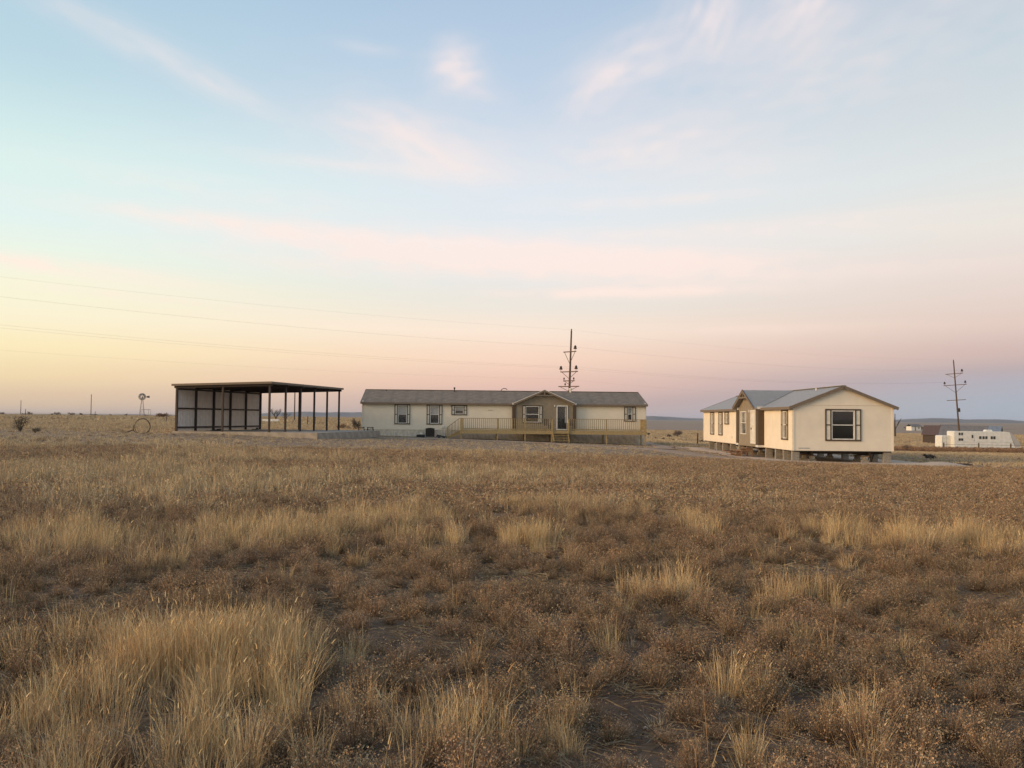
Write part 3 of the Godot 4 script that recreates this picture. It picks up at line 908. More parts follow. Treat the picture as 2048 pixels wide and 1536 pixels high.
func deck() -> void:
	# pressure-treated deck along the front of the long home, its own frame: x along the house, z towards the viewer
	var o := thing("wooden_deck", "raised yellow-pine deck with railing along the long home", "deck", Vector3(-0.57, 0, -79.25), deg_to_rad(3.43))
	var x0 := -3.95
	var x1 := 12.0
	var zf := 2.6
	var top := 0.60
	var n := 16
	var inner := 0.46
	for i in n:
		var z := inner + (zf - inner) * (i + 0.5) / n
		piece(o, "deck_board", Vector3((x0 + x1) / 2, top - 0.019, z), Vector3(x1 - x0, 0.038, (zf - inner) / n - 0.006), M.pine)
	piece(o, "fascia_board", Vector3((x0 + x1) / 2, top - 0.165, zf + 0.022), Vector3(x1 - x0 + 0.04, 0.29, 0.04), M.pine)
	for x in [x0 - 0.022, x1 + 0.022]:
		piece(o, "fascia_board", Vector3(x, top - 0.165, (zf + inner) / 2), Vector3(0.04, 0.286, zf - inner - 0.01), M.pine)
	for i in 14:
		piece(o, "joist", Vector3(lerpf(x0 + 0.3, x1 - 0.3, i / 13.0), top - 0.15, (zf + inner) / 2), Vector3(0.04, 0.19, zf - inner - 0.06), M.pine)
	# support posts down to the falling ground
	for x in [-3.87, -0.80, 1.57, 3.85, 5.23, 8.56, 11.93]:
		for z in [zf - 0.06, inner + 0.25]:
			var world: Vector3 = o.transform * Vector3(x, 0, z)
			var low := ground(world.x, world.z) - 0.1
			piece(o, "support_post", Vector3(x, (low + top - 0.06) / 2, z), Vector3(0.1, top - 0.06 - low, 0.1), M.pine)
	# railing runs: front left, front right, both ends
	var rail := top + 1.0
	var runs := [[Vector3(x0 + 0.05, 0, zf - 0.05), Vector3(3.88, 0, zf - 0.05), [0.0, 0.405, 0.70, 1.0]], [Vector3(5.28, 0, zf - 0.05), Vector3(x1 - 0.05, 0, zf - 0.05), [0.0, 0.49, 1.0]], [Vector3(x1 - 0.05, 0, zf - 0.15), Vector3(x1 - 0.05, 0, inner + 0.05), [1.0]], [Vector3(x0 + 0.05, 0, zf - 0.15), Vector3(x0 + 0.05, 0, 1.62), [1.0]]]
	for r in runs:
		var a: Vector3 = r[0]
		var c: Vector3 = r[1]
		var along := (c - a)
		var ln := along.length()
		var dir := along / ln
		var turn := Basis(Vector3.UP, atan2(-dir.z, dir.x))
		var mid := (a + c) / 2
		piece(o, "top_rail", mid + Vector3(0, rail, 0), Vector3(ln, 0.038, 0.13), M.pine_rail, turn)
		piece(o, "bottom_rail", mid + Vector3(0, top + 0.10, 0), Vector3(ln, 0.085, 0.038), M.pine, turn)
		for f in r[2]:
			var p: Vector3 = a + along * f
			piece(o, "rail_post", p + Vector3(0, top + 0.49, 0), Vector3(0.1, 0.98, 0.1), M.pine)
		var count := int(ln / 0.165)
		for k in count:
			var p: Vector3 = a + along * ((k + 0.5) / count)
			piece(o, "baluster", p + Vector3(0, top + 0.55, 0) + turn * Vector3(0, 0, 0.045), Vector3(0.045, 0.86, 0.038), M.pine)
	# wide corner boards, doubled at both ends of the front
	piece(o, "corner_post", Vector3(x0 + 0.12, top + 0.47, zf + 0.035), Vector3(0.26, 1.04, 0.05), M.pine)
	piece(o, "corner_post", Vector3(x1 - 0.12, top + 0.47, zf + 0.035), Vector3(0.26, 1.04, 0.05), M.pine)
	# front steps
	var gs: Vector3 = o.transform * Vector3(4.57, 0, zf + 0.9)
	var low := ground(gs.x, gs.z)
	var fs := part("front_steps", stringers(1.28, top - low - 0.04, 1.15), M.pine, o, Transform3D(Basis.IDENTITY, Vector3(4.57, low, zf + 0.045)))
	for k in 4:
		var y := (top - low) * (k + 1) / 5.0
		piece(fs, "tread", Vector3(0, y, 1.15 * (1.0 - (k + 1) / 5.0)), Vector3(1.36, 0.04, 0.28), M.pine)
	for x in [-0.70, 0.70]:
		piece(fs, "newel", Vector3(x, (top - low) * 0.5 + 0.45, 0.06), Vector3(0.1, top - low + 0.9, 0.1), M.pine)
	# side steps going down to the left with a sloping rail
	var ls: Vector3 = o.transform * Vector3(-5.0, 0, 1.0)
	low = ground(ls.x, ls.z) - 0.03
	var ss := part("side_steps", stringers(1.05, top - low - 0.04, 1.05), M.pine, o, Transform3D(Basis(Vector3.UP, -PI / 2), Vector3(x0 - 0.05, low, 1.02)))
	for k in 3:
		piece(ss, "tread", Vector3(0, (top - low) * (k + 1) / 4.0, 1.05 * (1.0 - (k + 1) / 4.0)), Vector3(1.12, 0.04, 0.29), M.pine)
	for s in [-0.55, 0.55]:
		var rs := start()
		bar(rs, Vector3(s, top - low + 1.0, 0.0), Vector3(s, 0.98, 1.05), 0.1, 0.045)
		part("sloping_rail", done(rs), M.pine_rail, ss)
		piece(ss, "newel", Vector3(s, 0.48, 1.05), Vector3(0.1, 0.98, 0.1), M.pine)
		for k in 4:
			var f := (k + 0.5) / 4.0
			var yb := lerpf(top - low, 0.05, f)
			piece(ss, "baluster", Vector3(s, yb + 0.5, 1.05 * f), Vector3(0.045, 0.9, 0.045), M.pine)
	# patio chairs
	var c1: Vector3 = o.transform * Vector3(3.55, top + 0.002, 1.5)
	var chair := patio_chair("dark slatted patio chair left of the front steps, under the porch window", c1, 0.35)
	var c2: Vector3 = o.transform * Vector3(5.62, top + 0.002, 1.5)
	copy(chair, c2, -0.5, "dark slatted patio chair right of the glass door, behind the railing", "patio chairs on the deck")

func stringers(wide: float, high: float, run: float) -> ArrayMesh:
	var st := start()
	for x in [-wide / 2, wide / 2]:
		slab(st, [Vector3(x + 0.02, high, 0.0), Vector3(x + 0.02, 0.16, run), Vector3(x + 0.02, 0.0, run), Vector3(x + 0.02, maxf(0.0, high - 0.34), 0.0)], Vector3(-0.04, 0, 0))
	return done(st)

func patio_chair(label: String, at: Vector3, turn: float) -> Node3D:
	var o := thing("patio_chair", label, "chair", at, turn, "patio chairs on the deck")
	for x in [-0.24, 0.24]:
		for z in [-0.22, 0.22]:
			piece(o, "leg", Vector3(x, 0.21, z), Vector3(0.035, 0.42, 0.035), M.steel)
		piece(o, "armrest", Vector3(x, 0.63, 0.0), Vector3(0.06, 0.03, 0.5), M.steel)
		piece(o, "arm_support", Vector3(x, 0.52, 0.2), Vector3(0.03, 0.2, 0.03), M.steel)
	for k in 5:
		piece(o, "seat_slat", Vector3(0, 0.43, -0.2 + 0.1 * k), Vector3(0.5, 0.025, 0.075), M.steel)
	for k in 5:
		piece(o, "back_slat", Vector3(-0.2 + 0.1 * k, 0.70, -0.25), Vector3(0.06, 0.52, 0.025), M.steel)
	piece(o, "back_rail", Vector3(0, 0.97, -0.25), Vector3(0.54, 0.05, 0.04), M.steel)
	return o

# ------------------------------------------------------------------ the carport on its slab
func corrugated(wide: float, long: float, rib: float, ribs: int) -> ArrayMesh:
	# sheet metal with upright ribs: x across, y along, ribs towards +z
	var st := start()
	var pts := []
	for i in ribs:
		var a := wide * i / ribs
		var s := wide / ribs
		for q in [[0.0, 0.0], [0.55, 0.0], [0.66, rib], [0.88, rib], [0.99, 0.0]]: pts.append(Vector2(a + s * q[0], q[1]))
	pts.append(Vector2(wide, 0))
	for i in pts.size() - 1:
		var a: Vector2 = pts[i]
		var b: Vector2 = pts[i + 1]
		for k in [[0.0, false], [-0.006, true]]:
			var p := Vector3(a.x, 0, a.y + k[0])
			var q := Vector3(b.x, 0, b.y + k[0])
			var up := Vector3(0, long, 0)
			if k[1]: quad(st, q, q + up, p + up, p)
			else: quad(st, p, p + up, q + up, q)
	return done(st)

func carport() -> void:
	var turn := deg_to_rad(10.6)
	# local x runs along the front to the right, z comes towards the viewer; origin at the front right post
	var at := Vector3(-16.85, 0.51, -62.6)
	var dirx := Vector3(cos(turn), 0, sin(turn))
	var sl := thing("concrete_slab", "long pale concrete slab under the carport, shaded side facing the home", "slab", at, -turn)
	# the slab, chamfered along its top edge, wider than the carport on the right
	var ss := start()
	var w0 := -7.3
	var w1 := 3.62
	var d0 := 0.15
	var d1 := -13.0
	var ch := 0.03
	slab(ss, [Vector3(w0 + ch, 0, d0 - ch), Vector3(w0 + ch, 0, d1 + ch), Vector3(w1 - ch, 0, d1 + ch), Vector3(w1 - ch, 0, d0 - ch)], Vector3(0, -0.1, 0))
	block(ss, Vector3(w0, -0.95, d1), Vector3(w1, -ch, d0))
	part("slab", done(ss), M.concrete, sl)
	var o := thing("carport", "open metal carport with dark posts and one corrugated side wall", "carport", at, -turn)
	var hr := 3.25
	var hl := 3.08
	var depth := -12.98
	var left := -7.05
	# posts: the right row, the left row behind the wall sheets, one in the middle of the front and the back
	for i in 6:
		var z := depth * i / 5.0
		piece(o, "post", Vector3(0, hr / 2, z), Vector3(0.12, hr, 0.12), M.steel)
		piece(o, "post", Vector3(left, hl / 2, z), Vector3(0.14, hl, 0.14), M.steel)
	for z in [-0.02, depth + 0.02]:
		piece(o, "post", Vector3(left / 2, (hr + hl) / 4, z), Vector3(0.12, (hr + hl) / 2, 0.12), M.steel)
	# girts
	for y in [0.27, 1.62, 3.0]:
		piece(o, "girt", Vector3(left + 0.02, y, depth / 2), Vector3(0.09, 0.11, -depth), M.steel)
	# wall sheets on the outer side
	var sheet_mesh := corrugated(0.92, hl + 0.13, 0.035, 4)
	var count := 14
	for i in count:
		var z := depth + 0.04 + (-depth - 0.04) * i / count
		part("wall_sheet", sheet_mesh, M.galvanised, o, Transform3D(Basis(Vector3(0, 0, 1), Vector3.UP, Vector3(-1, 0, 0)), Vector3(left - 0.075 - 0.001 * (i % 2), 0.03, z)))
	# roof: beams, purlins, sheets and an edge angle
	var slope := atan2(hr - hl, -left)
	var tilt := Basis(Vector3(0, 0, 1), slope)
	var span := -left + 0.5
	for i in 6:
		piece(o, "rafter", Vector3(left / 2, (hr + hl) / 2 + 0.05, depth * i / 5.0), Vector3(span - 0.1, 0.16, 0.08), M.steel, tilt)
	for i in 6:
		var x := left + -left * i / 5.0
		piece(o, "purlin", Vector3(x, lerpf(hl, hr, i / 5.0) + 0.175, depth / 2), Vector3(0.07, 0.09, -depth + 0.3), M.steel, tilt)
	var roof_sheet := corrugated(0.96, span, 0.03, 4)
	for i in 14:
		var z := 0.25 + (depth - 0.5) * (i + 1) / 14.0
		var basis := tilt * Basis(Vector3(0, 0, 1), Vector3(1, 0, 0), Vector3.UP)
		part("roof_sheet", roof_sheet, M.roof_metal, o, Transform3D(basis, Vector3(left - 0.25, hl + 0.225 + 0.001 * (i % 2), z)))
	for z in [0.27, depth - 0.27]:
		piece(o, "edge_trim", Vector3(left / 2, (hr + hl) / 2 + 0.20, z), Vector3(span + 0.06, 0.15, 0.03), M.fascia, tilt)
	piece(o, "edge_trim", Vector3(0.27, hr + 0.20, depth / 2), Vector3(0.03, 0.15, -depth + 0.5), M.fascia)
	piece(o, "edge_trim", Vector3(left - 0.27, hl + 0.20, depth / 2), Vector3(0.03, 0.15, -depth + 0.5), M.fascia)
	# two low trestles standing on the slab's far end
	var t1: Vector3 = sl.transform * Vector3(2.35, 0.0, -12.0)
	var tr := trestle("small dark trestle on the slab, the one farther from the home's window", t1, 0.2)
	var t2: Vector3 = sl.transform * Vector3(3.05, 0.0, -12.2)
	copy(tr, t2, -0.1, "small dark trestle on the right end of the slab", "trestles on the slab")
	# odds and ends on the slab
	rng.seed = 21
	var labels := ["dark scrap of board lying against the carport wall", "grey offcut lying below the last bay of the carport wall"]
	var places := [Vector3(-5.9, 0.0, -3.6), Vector3(-6.3, 0.0, -10.6)]
	for i in 2:
		var b := thing("board_scrap", labels[i], "scrap", sl.transform * places[i], 0.3 + i)
		for k in 3:
			piece(b, "plank", Vector3(0.1 * k, 0.025 + 0.05 * k, 0.08 * k), Vector3(0.9 - 0.2 * k, 0.05, 0.14), M.dark, Basis(Vector3.UP, 0.5 * k))

func trestle(label: String, at: Vector3, turn: float) -> Node3D:
	var o := thing("trestle", label, "trestle", at, turn, "trestles on the slab")
	piece(o, "top_beam", Vector3(0, 0.27, 0), Vector3(0.55, 0.05, 0.09), M.steel)
	for x in [-0.2, 0.2]:
		for z in [-1, 1]:
			var st := start()
			bar(st, Vector3(x + signf(x) * 0.04, 0.0, 0.14 * z), Vector3(x, 0.25, 0.02 * z), 0.04, 0.04)
			part("leg", done(st), M.steel, o)
	var br := start()
	bar(br, Vector3(-0.2, 0.06, 0.12), Vector3(0.2, 0.24, 0.03), 0.03, 0.03)
	part("brace", done(br), M.steel, o)
	return o

# ------------------------------------------------------------------ small things by the long home
func yard_items() -> void:
	var frame := Transform3D(Basis(Vector3.UP, deg_to_rad(3.43)), Vector3(-0.57, 0, -79.25))
	var p := frame * Vector3(-6.55, 0, 0.75)
	var o := thing("air_conditioner", "dark brown air conditioner cabinet standing by the home's skirting", "air conditioner", on_ground(p.x, p.z, -0.01), deg_to_rad(3.43))
	piece(o, "cabinet", Vector3(0, 0.40, 0), Vector3(0.70, 0.68, 0.62), M.dark)
	piece(o, "base_pad", Vector3(0, 0.03, 0), Vector3(0.95, 0.06, 0.9), M.concrete)
	for k in 9:
		piece(o, "louver", Vector3(0, 0.14 + 0.06 * k, 0.32), Vector3(0.66, 0.02, 0.03), M.steel)
	for x in [-0.36, 0.36]:
		for z in [-0.31, 0.31]:
			piece(o, "corner_post", Vector3(x, 0.40, z), Vector3(0.04, 0.70, 0.04), M.steel)
	piece(o, "top_cover", Vector3(0, 0.765, 0), Vector3(0.78, 0.045, 0.70), M.steel)
	var gs := start()
	lathe(gs, Vector3(0, 0.788, 0), [Vector2(0.27, 0), Vector2(0.27, 0.03), Vector2(0.08, 0.05), Vector2(0.0, 0.05)], 16)
	part("fan_guard", done(gs), M.steel, o)
	# worn tyre with a pale bag on it
	p = frame * Vector3(-7.35, 0, 0.95)
	var ty := thing("old_tyre", "old black tyre lying flat beside the air conditioner", "tyre", on_ground(p.x, p.z, 0.0))
	var ts := start()
	lathe(ts, Vector3.ZERO, [Vector2(0.19, 0.03), Vector2(0.28, 0.0), Vector2(0.36, 0.03), Vector2(0.38, 0.10), Vector2(0.36, 0.18), Vector2(0.28, 0.21), Vector2(0.19, 0.18), Vector2(0.19, 0.03)], 24)
	part("tread", done(ts), M.rubber, ty)
	var rs := start()
	lathe(rs, Vector3.ZERO, [Vector2(0.19, 0.05), Vector2(0.12, 0.09), Vector2(0.03, 0.09)], 18)
	part("rim", done(rs), M.galvanised, ty)
	p = frame * Vector3(-7.30, 0, 0.93)
	var bag := thing("cloth_sack", "small pale sack slumped on top of the old tyre", "sack", on_ground(p.x, p.z, 0.20))
	var bs := start()
	lathe(bs, Vector3.ZERO, [Vector2(0.0, 0.0), Vector2(0.15, 0.0), Vector2(0.19, 0.06), Vector2(0.15, 0.13), Vector2(0.05, 0.18), Vector2(0.04, 0.22), Vector2(0.06, 0.25), Vector2(0.0, 0.25)], 10)
	part("sack_body", done(bs), M.shutter, bag)
	# wedge of dark tarpaulin over a heap
	p = frame * Vector3(-5.55, 0, 0.85)
	var tp := thing("tarpaulin", "low dark tarpaulin heap sloping down right of the air conditioner", "tarpaulin", on_ground(p.x, p.z, -0.02), deg_to_rad(3.43))
	var tst := SurfaceTool.new()
	tst.begin(Mesh.PRIMITIVE_TRIANGLES)
	var rows := []
	for i in 13:
		var row := []
		for j in 9:
			var x := -0.55 + 1.15 * i / 12.0
			var z := -0.4 + 0.8 * j / 8.0
			var e := minf(minf(i, 12 - i) / 2.0, minf(j, 8 - j) / 2.0)
			var y := clampf(e, 0.0, 1.0) * (0.34 - 0.24 * i / 12.0) + 0.03 * n_relief.get_noise_2d(x * 60.0, z * 60.0)
			row.append(Vector3(x, y, z))
		rows.append(row)
	for i in 12:
		for j in 8:
			quad(tst, rows[i][j + 1], rows[i][j], rows[i + 1][j], rows[i + 1][j + 1])
	tst.generate_normals()
	part("cover", tst.commit(), M.dark, tp)
	rng.seed = 3
	for k in 3:
		piece(tp, "weight_stone", Vector3(-0.4 + 0.4 * k, 0.05, 0.42), Vector3(0.16, 0.1, 0.12), M.cinder, Basis(Vector3.UP, k))
	# white standpipes at the skirting
	var spec := [[-9.62, 0.42, "short white standpipe under the home's leftmost window"], [-5.3, 0.62, "thin white riser pipe below the meter box"]]
	for s in spec:
		p = frame * Vector3(s[0], 0, 0.32)
		var sp := thing("standpipe", s[2], "pipe", on_ground(p.x, p.z, -0.02))
		var ps := start()
		tube(ps, [Vector3.ZERO, Vector3(0, s[1], 0)], [0.04, 0.04], 8)
		part("pipe", done(ps), M.white_trim, sp)
		var hs := start()
		tube(hs, [Vector3(0, s[1] - 0.04, 0), Vector3(0, s[1] + 0.06, 0)], [0.055, 0.055], 8)
		tube(hs, [Vector3(0, s[1], 0), Vector3(0.1, s[1] - 0.01, 0.02)], [0.02, 0.02], 6)
		part("tap", done(hs), M.galvanised, sp)

# ------------------------------------------------------------------ the power line
func pole(label: String, at: Vector3, height: float, lean: float, turn: float, arms: Array, extra: bool) -> Node3D:
	var o := thing("utility_pole", label, "utility pole", at, 0.0, "wooden poles of the power line")
	o.rotation.z = lean
	var st := start()
	tube(st, [Vector3(0, -0.4, 0), Vector3(0, height * 0.5, 0), Vector3(0, height, 0)], [0.19, 0.155, 0.11], 10)
	part("shaft", done(st), M.pole_wood, o)
	var b := Basis(Vector3.UP, turn)
	for a in arms:
		# [height, half-length, brace drop, insulators at, insulator size]
		var cross := piece(o, "crossarm", Vector3(0, a[0], 0) + b * Vector3(0, 0, 0.17), Vector3(a[1] * 2, 0.13, 0.10), M.pole_wood, b)
		if a[2] > 0.0:
			for s in [-1.0, 1.0]:
				var bs := start()
				bar(bs, Vector3(s * a[1] * 0.85, -0.03, 0.0), Vector3(0, -a[2], -0.05), 0.05, 0.05)
				part("brace", done(bs), M.pole_wood, cross)
		for x in a[3]:
			var si := start()
			var k: float = a[4]
			tube(si, [Vector3(x, 0.06, 0), Vector3(x, 0.06 + 0.30 * k, 0)], [0.03, 0.03], 6)
			lathe(si, Vector3(x, 0.06 + 0.22 * k, 0), [Vector2(0.0, 0), Vector2(0.17 * k, 0), Vector2(0.20 * k, 0.10 * k), Vector2(0.12 * k, 0.18 * k), Vector2(0.15 * k, 0.26 * k), Vector2(0.06 * k, 0.40 * k), Vector2(0, 0.42 * k)], 10)
			part("insulator", done(si), M.insulator, cross)
	var cap := start()
	tube(cap, [Vector3(0, height - 0.05, 0), Vector3(0, height + 0.22, 0)], [0.05, 0.09], 8)
	part("top_insulator", done(cap), M.insulator, o)
	if extra:
		var tf := start()
		lathe(tf, Vector3(0.32, 0, 0.1), [Vector2(0, 0), Vector2(0.2, 0), Vector2(0.2, 0.7), Vector2(0.1, 0.8), Vector2(0, 0.8)], 12)
		var t := part("transformer", done(tf), M.dark, o, Transform3D(Basis.IDENTITY, Vector3(0, extra_height(height), 0)))
		piece(t, "bracket", Vector3(0.1, 0.4, 0.05), Vector3(0.3, 0.08, 0.08), M.steel)
	return o

func extra_height(h: float) -> float:
	return h * 0.40

func power_line() -> void:
	var c := on_ground(8.0, -128.0)
	var r := on_ground(93.1, -187.0)
	var l := on_ground(-76.0, -69.0)
	var dir := Vector3(84, 0, -59).normalized()
	var turn := atan2(-dir.z, dir.x) + PI / 2
	if Basis(Vector3.UP, turn).x.x < 0.0: turn += PI
	var side := Basis(Vector3.UP, turn).x
	pole("tall wooden power pole with four crossarms rising behind the long home", c, 14.2 - c.y, deg_to_rad(-1.6), turn, [[11.15 - c.y, 1.42, 1.7, [1.2], 1.3], [8.30 - c.y, 1.95, 1.0, [-1.9, 1.55], 1.3], [7.0 - c.y, 1.25, 0.5, [-1.1, 1.1], 0.7], [6.2 - c.y, 2.3, 0.7, [-0.8], 0.7]], false)
	pole("leaning wooden power pole behind the white travel trailer", r, 14.4 - r.y, deg_to_rad(4.0), turn, [[11.7 - r.y, 1.85, 0.9, [1.7], 1.3], [9.35 - r.y, 2.45, 1.6, [-2.2, 2.2], 1.2], [6.2 - r.y, 2.0, 0.0, [], 0.7]], true)
	pole("wooden power pole that carries the wires beyond the left edge of the view", l, 16.4 - l.y, 0.0, turn, [[14.3 - l.y, 1.42, 1.7, [1.2], 1.3], [11.6 - l.y, 1.95, 1.0, [-1.9, 1.55], 1.3], [9.0 - l.y, 1.25, 0.5, [-1.1, 1.1], 0.7]], false)
	# [offset along the arm and height at the left, the middle and the right pole, sag, radius, label]
	var up := Vector3.UP
	var lean_c := Vector3(0.028, 0, 0)
	var lean_r := Vector3(-0.07, 0, 0)
	var wires := [
		[0.0, 16.5, 0.0, 14.3, 0.0, 14.55, 1.0, 0.004, "topmost thin wire of the power line, on the pole tops"],
		[1.2, 14.75, 1.2, 11.75, 1.7, 12.3, 1.1, 0.005, "second wire from the top, on the uppermost crossarms"],
		[-1.9, 12.05, -1.9, 8.95, -2.2, 9.95, 1.1, 0.0045, "upper wire of the close pair on the second crossarm"],
		[1.55, 12.05, 1.55, 8.9, 2.2, 9.95, 1.1, 0.0045, "lower wire of the close pair on the second crossarm"],
		[-1.1, 9.4, -1.1, 7.3, -1.8, 6.5, 1.0, 0.003, "faint lowest wire of the power line"]]
	for w in wires:
		var o := thing("power_wire", w[8], "wire", Vector3.ZERO, 0.0, "wires of the power line")
		var ends: Array[Vector3] = [Vector3(l.x, w[1], l.z) + side * w[0], Vector3(c.x, w[3], c.z) + side * w[2] + lean_c * (w[3] - c.y), Vector3(r.x, w[5], r.z) + side * w[4] + lean_r * (w[5] - r.y)]
		for k in 2:
			var path := []
			var rad := []
			for i in 25:
				var t := i / 24.0
				path.append(ends[k].lerp(ends[k + 1], t) - up * (4.0 * w[6] * t * (1.0 - t)))
				rad.append(w[7])
			var st := start()
			tube(st, path, rad, 5)
			part("span", done(st), M.wire, o)

# ------------------------------------------------------------------ far things on the left
func windmill() -> void:
	var at := on_ground(-143.7, -350.0)
	var o := thing("windmill", "farm windmill with round vaned wheel and tail on the left horizon", "windmill", at, 0.25)
	var top := 7.6
	var legs: Array[Vector3] = []
	for s in [Vector2(-1, -1), Vector2(1, -1), Vector2(1, 1), Vector2(-1, 1)]:
		var foot := Vector3(s.x * 0.95, -0.2, s.y * 0.95)
		var head := Vector3(s.x * 0.16, top - 0.5, s.y * 0.16)
		legs.append(foot); legs.append(head)
		var st := start()
		bar(st, foot, head, 0.09, 0.09)
		part("tower_leg", done(st), M.windmill, o)
	for k in 5:
		var f := (k + 0.5) / 5.0
		var g := minf(1.0, f + 0.2)
		var gs := start()
		for i in 4:
			var j := (i + 1) % 4
			bar(gs, legs[i * 2].lerp(legs[i * 2 + 1], f), legs[j * 2].lerp(legs[j * 2 + 1], f), 0.05, 0.05)
			bar(gs, legs[i * 2].lerp(legs[i * 2 + 1], f), legs[j * 2].lerp(legs[j * 2 + 1], g), 0.035, 0.035)
		part("tower_brace", done(gs), M.windmill, o)
	var hs := start()
	block(hs, Vector3(-0.16, top - 0.55, -0.35), Vector3(0.16, top + 0.18, 0.3))
	part("gear_box", done(hs), M.windmill_tail, o)
	var wheel := start()
	var ring0 := []
	var ring1 := []
	var rr := []
	for i in 25:
		var a := TAU * i / 24.0
		ring0.append(Vector3(cos(a) * 1.32, sin(a) * 1.32, 0)); ring1.append(Vector3(cos(a) * 0.62, sin(a) * 0.62, 0)); rr.append(0.03)
	tube(wheel, ring0, rr, 5)
	tube(wheel, ring1, rr, 5)
	lathe(wheel, Vector3(0, -0.1, 0), [Vector2(0, 0), Vector2(0.13, 0), Vector2(0.13, 0.2), Vector2(0, 0.2)], 10)
	for i in 6:
		var a := TAU * i / 6.0
		bar(wheel, Vector3.ZERO, Vector3(cos(a), sin(a), 0) * 1.32, 0.04, 0.04)
	var wh := part("wheel", done(wheel), M.windmill, o, Transform3D(Basis.IDENTITY, Vector3(0, top, 0.5)))
	var bl := start()
	slab(bl, [Vector3(-0.08, 0.55, 0.04), Vector3(-0.2, 1.38, 0.1), Vector3(0.2, 1.38, -0.1), Vector3(0.08, 0.55, -0.04)], Vector3(0, 0, -0.012))
	var blade := done(bl)
	for i in 18:
		part("blade", blade, M.windmill, wh, Transform3D(Basis(Vector3(0, 0, 1), TAU * i / 18.0), Vector3.ZERO))
	var ts := start()
	bar(ts, Vector3(0.1, top, -0.1), Vector3(1.7, top, -0.3), 0.06, 0.06)
	slab(ts, [Vector3(1.45, top - 0.25, -0.28), Vector3(1.45, top + 0.25, -0.28), Vector3(2.6, top + 0.45, -0.42), Vector3(2.6, top - 0.45, -0.42)], Vector3(0, 0, -0.03))
	part("tail_vane", done(ts), M.windmill_tail, o)
	# pipe frame of an old tank stand next to it
	var f := thing("tank_stand", "pale pipe frame of a tank stand beside the windmill", "frame", on_ground(-140.6, -346.0))
	for x in [-1.45, 1.45]:
		for z in [-1.0, 1.0]:
			var ps := start()
			tube(ps, [Vector3(x, -0.1, z), Vector3(x, 2.6, z)], [0.06, 0.06], 6)
			part("leg", done(ps), M.windmill, f)
	for z in [-1.0, 1.0]: piece(f, "beam", Vector3(0, 2.62, z), Vector3(3.0, 0.1, 0.1), M.windmill)
	for x in [-1.0, 0.0, 1.0]: piece(f, "joist", Vector3(x, 2.70, 0), Vector3(0.12, 0.06, 2.2), M.windmill)

